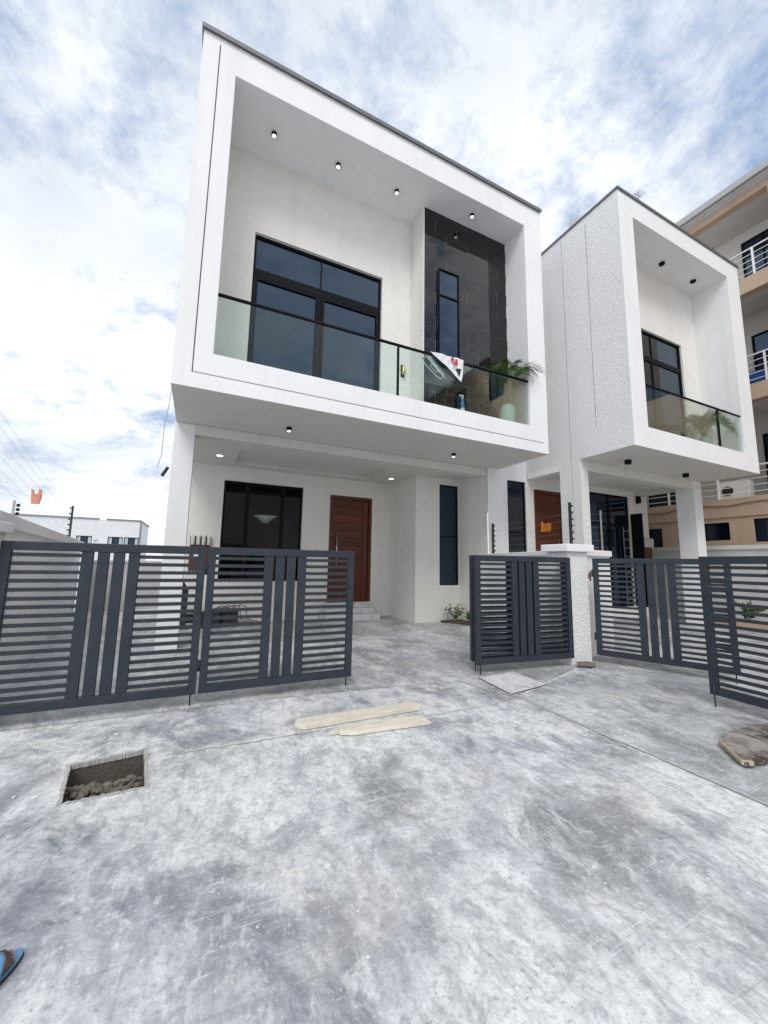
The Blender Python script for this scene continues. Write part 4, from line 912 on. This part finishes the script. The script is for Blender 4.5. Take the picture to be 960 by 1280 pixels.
for x in (-12.6, -9.6, -8.0):
    wn_ = window(FB, x, x + 1.5, 2.2, 4.1, Yb + .1, [(x + .45, .05), (x + 1.05, .05)], [], .08, .08)
    for k, p_ in enumerate(wn_.children):
        if k != 1: p_.data.materials[0] = MATS['pale_blind']
cp = MB(); cp.box(-19.3, -10.6, Yb - .1, Yb + .2, 6.05, 6.22); cp.box(-9.9, -6.4, Yb - .1, Yb + .2, 6.05, 6.22); cp.box(-6.6, -6.38, Yb + .2, Yb + 9, 6.05, 6.22); cp.ob('parapet_cap', 'roof_sheet', FB)
MB().box(-6.5, -6.3, Yb - .05, Yb + .15, 0, 6.04).ob('corner_strip', 'roof_sheet', FB)
# house across the street (only its reflection shows)
OB = thing('opposite_house', 'beige low house across the street seen only as reflections', 'house', (0, 0, 0))
ow = MB(); ow.holed(lambda u, v_, d: (u, -58 - d, v_), -6, 12, 0, 3.4, [(x, x + 1.4, z_, z_ + 1.6, .2, False) for x in (-4, -.5, 3.5, 8.5) for z_ in (1,)]); ow.quad((-6, -58, 0), (-6, -58, 3.4), (-6, -67, 3.4), (-6, -67, 0)); ow.quad((12, -58, 0), (12, -58, 3.4), (12, -67, 3.4), (12, -67, 0)); ow.ob('wall', 'beige', OB)
for x in (-4, -.5, 3.5, 8.5):
    for z_ in (1,): MB().box(x, x + 1.4, -58.15, -58.1, z_, z_ + 1.6).ob('window', 'glass_dark', OB)
orf = MB(); A_ = [(-6.6, -57.4, 3.4), (12.6, -57.4, 3.4), (12.6, -67.6, 3.4), (-6.6, -67.6, 3.4)]; r0, r1 = (-1.5, -62.5, 5.0), (7.5, -62.5, 5.0)
orf.quad(A_[0], A_[1], r1, r0); orf.quad(A_[1], A_[2], r1); orf.quad(A_[2], A_[3], r0, r1); orf.quad(A_[3], A_[0], r0); orf.quad(*A_); orf.ob('roof', 'roof_sheet', OB)

# ------------------------------------------------------------------ person stepping in from the left: only the toes of one foot are in view
PE = thing('person', 'person in blue flip-flops stepping in, only the toes showing', 'person', (0, 0, 0))
def capsule(m, a, b, ra, rb):
    a, b = Vector(a), Vector(b); d = (b - a).normalized(); pts = []; rs = []
    for k in range(5): t_ = -1 + k * .25; pts.append(a + d * ra * t_); rs.append(max(.002, ra * math.sqrt(max(0, 1 - t_ * t_))))
    for k in range(1, 5): t_ = k * .25; pts.append(b + d * rb * t_); rs.append(max(.002, rb * math.sqrt(max(0, 1 - t_ * t_))))
    m.tube(pts, rs, 14)
def remesh(o_, s_, it=6):
    r_ = o_.modifiers.new('remesh', 'REMESH'); r_.mode = 'VOXEL'; r_.voxel_size = s_; r_.use_smooth_shade = True
    k_ = o_.modifiers.new('smooth', 'SMOOTH'); k_.iterations = it; k_.factor = .5
TD = Vector((.58, .815, 0)).normalized(); TS = Vector((TD.y, -TD.x, 0))    # foot direction and its right side
def foot(m, toe, zb=.022, size=.26):
    heel = toe - TD * size
    an_ = heel + TD * .05 + Vector((0, 0, zb + .085))
    H = lambda p, z_: Vector((p.x, p.y, zb + z_))
    capsule(m, H(heel + TD * .035, .034), H(heel + TD * .05, .075), .033, .034)
    for o_ in (-.022, 0, .022): capsule(m, H(heel + TD * .05 + TS * o_ * .5, .035), H(toe - TD * .065 + TS * o_ * 1.35, .018), .032, .017)
    capsule(m, an_, H(toe - TD * .12, .04), .034, .024)
    for k, (o_, l_, r_) in enumerate(((-.036, .0, .0125), (-.013, .002, .0095), (.005, -.006, .009), (.022, -.016, .0085), (.037, -.028, .008))):
        tip = toe + TD * (l_ - r_ - .018) + TS * o_; capsule(m, H(tip - TD * .055, .020), H(tip - TD * .02, .022), r_ * 1.05, r_); capsule(m, H(tip - TD * .02, .022), H(tip, .012), r_, r_ * .95)
    return an_
bm_ = MB(); toeR = Vector((-.515, 2.165, 0)); toeL = Vector((-1.22, 1.95, 0))
aR = foot(bm_, toeR); aL = foot(bm_, toeL)
kR, kL = Vector((-.84, 2.02, .50)), Vector((-1.32, 1.86, .51)); hR, hL = Vector((-1.04, 1.86, .92)), Vector((-1.22, 1.76, .92))
for a, k, h in ((aR, kR, hR), (aL, kL, hL)):
    mid = a.lerp(k, .65) - TD * .012
    capsule(bm_, a, mid, .036, .055); capsule(bm_, mid, k, .055, .056); capsule(bm_, k, h, .056, .085)
pel = (hR + hL) / 2; ch_ = pel + Vector((-.03, 0, .36)); nk = pel + Vector((-.04, .01, .60))
for s_ in (-1, 1):
    capsule(bm_, pel + TS * .06 * s_, pel + Vector((-.02, 0, .16)) + TS * .04 * s_, .11, .10); capsule(bm_, pel + Vector((-.02, 0, .16)) + TS * .04 * s_, ch_ + TS * .07 * s_, .10, .11)
    sh_ = ch_ + TS * .175 * s_ + Vector((0, 0, .10)); capsule(bm_, ch_ + Vector((0, 0, .08)), sh_, .09, .055)
    el = sh_ + TS * .05 * s_ + Vector((0, 0, -.28)) - TD * .05; wr = el + TD * .09 + Vector((0, 0, -.24))
    capsule(bm_, sh_, el, .052, .040); capsule(bm_, el, wr, .040, .026)
    pm = wr + Vector((0, 0, -.07)) + TD * .01; capsule(bm_, wr, pm, .026, .032)
    for k in range(4): f0 = pm + TD * (.027 - .018 * k) + Vector((0, 0, -.015)); f1 = f0 + Vector((0, 0, -.045)); f2 = f1 + Vector((0, 0, -.03)) - TS * s_ * .018; capsule(bm_, f0, f1, .0095, .009); capsule(bm_, f1, f2, .009, .0075)
    capsule(bm_, wr + TD * .02 + Vector((0, 0, -.02)), wr + TD * .055 + Vector((0, 0, -.075)), .012, .009)
hd = nk + Vector((0, .02, .13))
capsule(bm_, ch_ + Vector((0, 0, .10)), nk + Vector((0, 0, .06)), .07, .055); capsule(bm_, hd - Vector((0, 0, .045)) + TD * .015, hd + Vector((0, 0, .03)), .068, .088)
capsule(bm_, hd + TD * .085 + Vector((0, 0, .012)), hd + TD * .10 + Vector((0, 0, -.02)), .010, .015)
for s_ in (-1, 1): capsule(bm_, hd + TS * .083 * s_ + Vector((0, 0, .02)), hd + TS * .086 * s_ + Vector((0, 0, -.025)), .016, .012)
body = bm_.ob('body', 'skin', PE, True); remesh(body, .0055, 5)
tr_ = MB()
for a, k, h in ((aR, kR, hR), (aL, kL, hL)): capsule(tr_, a.lerp(k, .30), k, .075, .078); capsule(tr_, k, h, .078, .108)
capsule(tr_, pel + TS * .07, pel - TS * .07, .128, .128); o = tr_.ob('trousers', 'trousers', PE, True); remesh(o, .012)
shm = MB()
for s_ in (-1, 1):
    capsule(shm, pel + Vector((0, 0, .05)) + TS * .06 * s_, pel + Vector((-.02, 0, .16)) + TS * .05 * s_, .125, .115); capsule(shm, pel + Vector((-.02, 0, .16)) + TS * .05 * s_, ch_ + TS * .07 * s_, .115, .125)
    sh_ = ch_ + TS * .175 * s_ + Vector((0, 0, .10)); capsule(shm, ch_ + Vector((0, 0, .08)), sh_, .10, .068); capsule(shm, sh_, sh_ + TS * .03 * s_ + Vector((0, 0, -.17)), .068, .062)
o = shm.ob('shirt', 'shirt', PE, True); remesh(o, .012)
hm = MB(); capsule(hm, hd + Vector((0, 0, .035)) - TD * .012, hd + Vector((0, 0, .045)) - TD * .012, .093, .090); o = hm.ob('hair', 'hair', PE, True); remesh(o, .012)
ey = MB()
for s_ in (-1, 1): capsule(ey, hd + TD * .078 + TS * .03 * s_ + Vector((0, 0, .012)), hd + TD * .080 + TS * .03 * s_ + Vector((0, 0, .012)), .010, .010)
ey.ob('eye', 'plastic_white', PE, True)
mo = MB(); capsule(mo, hd + TD * .078 - TS * .02 + Vector((0, 0, -.055)), hd + TD * .078 + TS * .02 + Vector((0, 0, -.055)), .008, .008); mo.ob('mouth', 'nail', PE, True)
for toe in (toeR, toeL):
    for o_, l_, r_ in ((-.036, .0, .0125), (-.013, .002, .0095), (.005, -.006, .009), (.022, -.016, .0085), (.037, -.028, .008)):
        c = toe + TD * (l_ - r_ - .018) + TS * o_ + Vector((0, 0, .022 + .0225)); w = TS * r_ * .6
        MB().quad(c - w - TD * .006, c + w - TD * .006, c + w * .8 + TD * .009 - Vector((0, 0, .004)), c - w * .8 + TD * .009 - Vector((0, 0, .004))).ob('toenail', 'nail', PE)
for i, toe in enumerate((toeR, toeL)):
    t = thing('flip_flop', ('blue flip-flop on the leading foot with toes showing on the pale street', 'blue flip-flop on the trailing foot of the stepping person')[i], 'sandal', (toe.x, toe.y, 0), math.atan2(TD.y, TD.x))
    ol = []
    for k in range(40):
        a = 2 * math.pi * k / 40; x = -.125 + .142 * math.cos(a); w = .046 + .010 * math.cos(a) - .006 * math.cos(2 * a + .5)
        ol.append((x, w * math.sin(a) + .004))
    MB().prism(ol, 0, .014).ob('sole', 'sole_dark', t, bevel=.003); MB().prism([(x * .985 - .002, y * .97) for x, y in ol], .0142, .021).ob('footbed', 'flip_blue', t, bevel=.002)
    stp = MB(); kx, ky = -.052, .022
    for s_ in (-1, 1): stp.tube([(kx, ky, .05), (kx - .03, ky * .6 + s_ * .034, .062), (kx - .07, s_ * .052, .045), (kx - .085, s_ * .052, .02)], [.009, .014, .014, .012], 8)
    stp.tube([(kx, ky, .02), (kx, ky, .05)], .006, 8); stp.ob('strap', 'flip_blue', t, True)
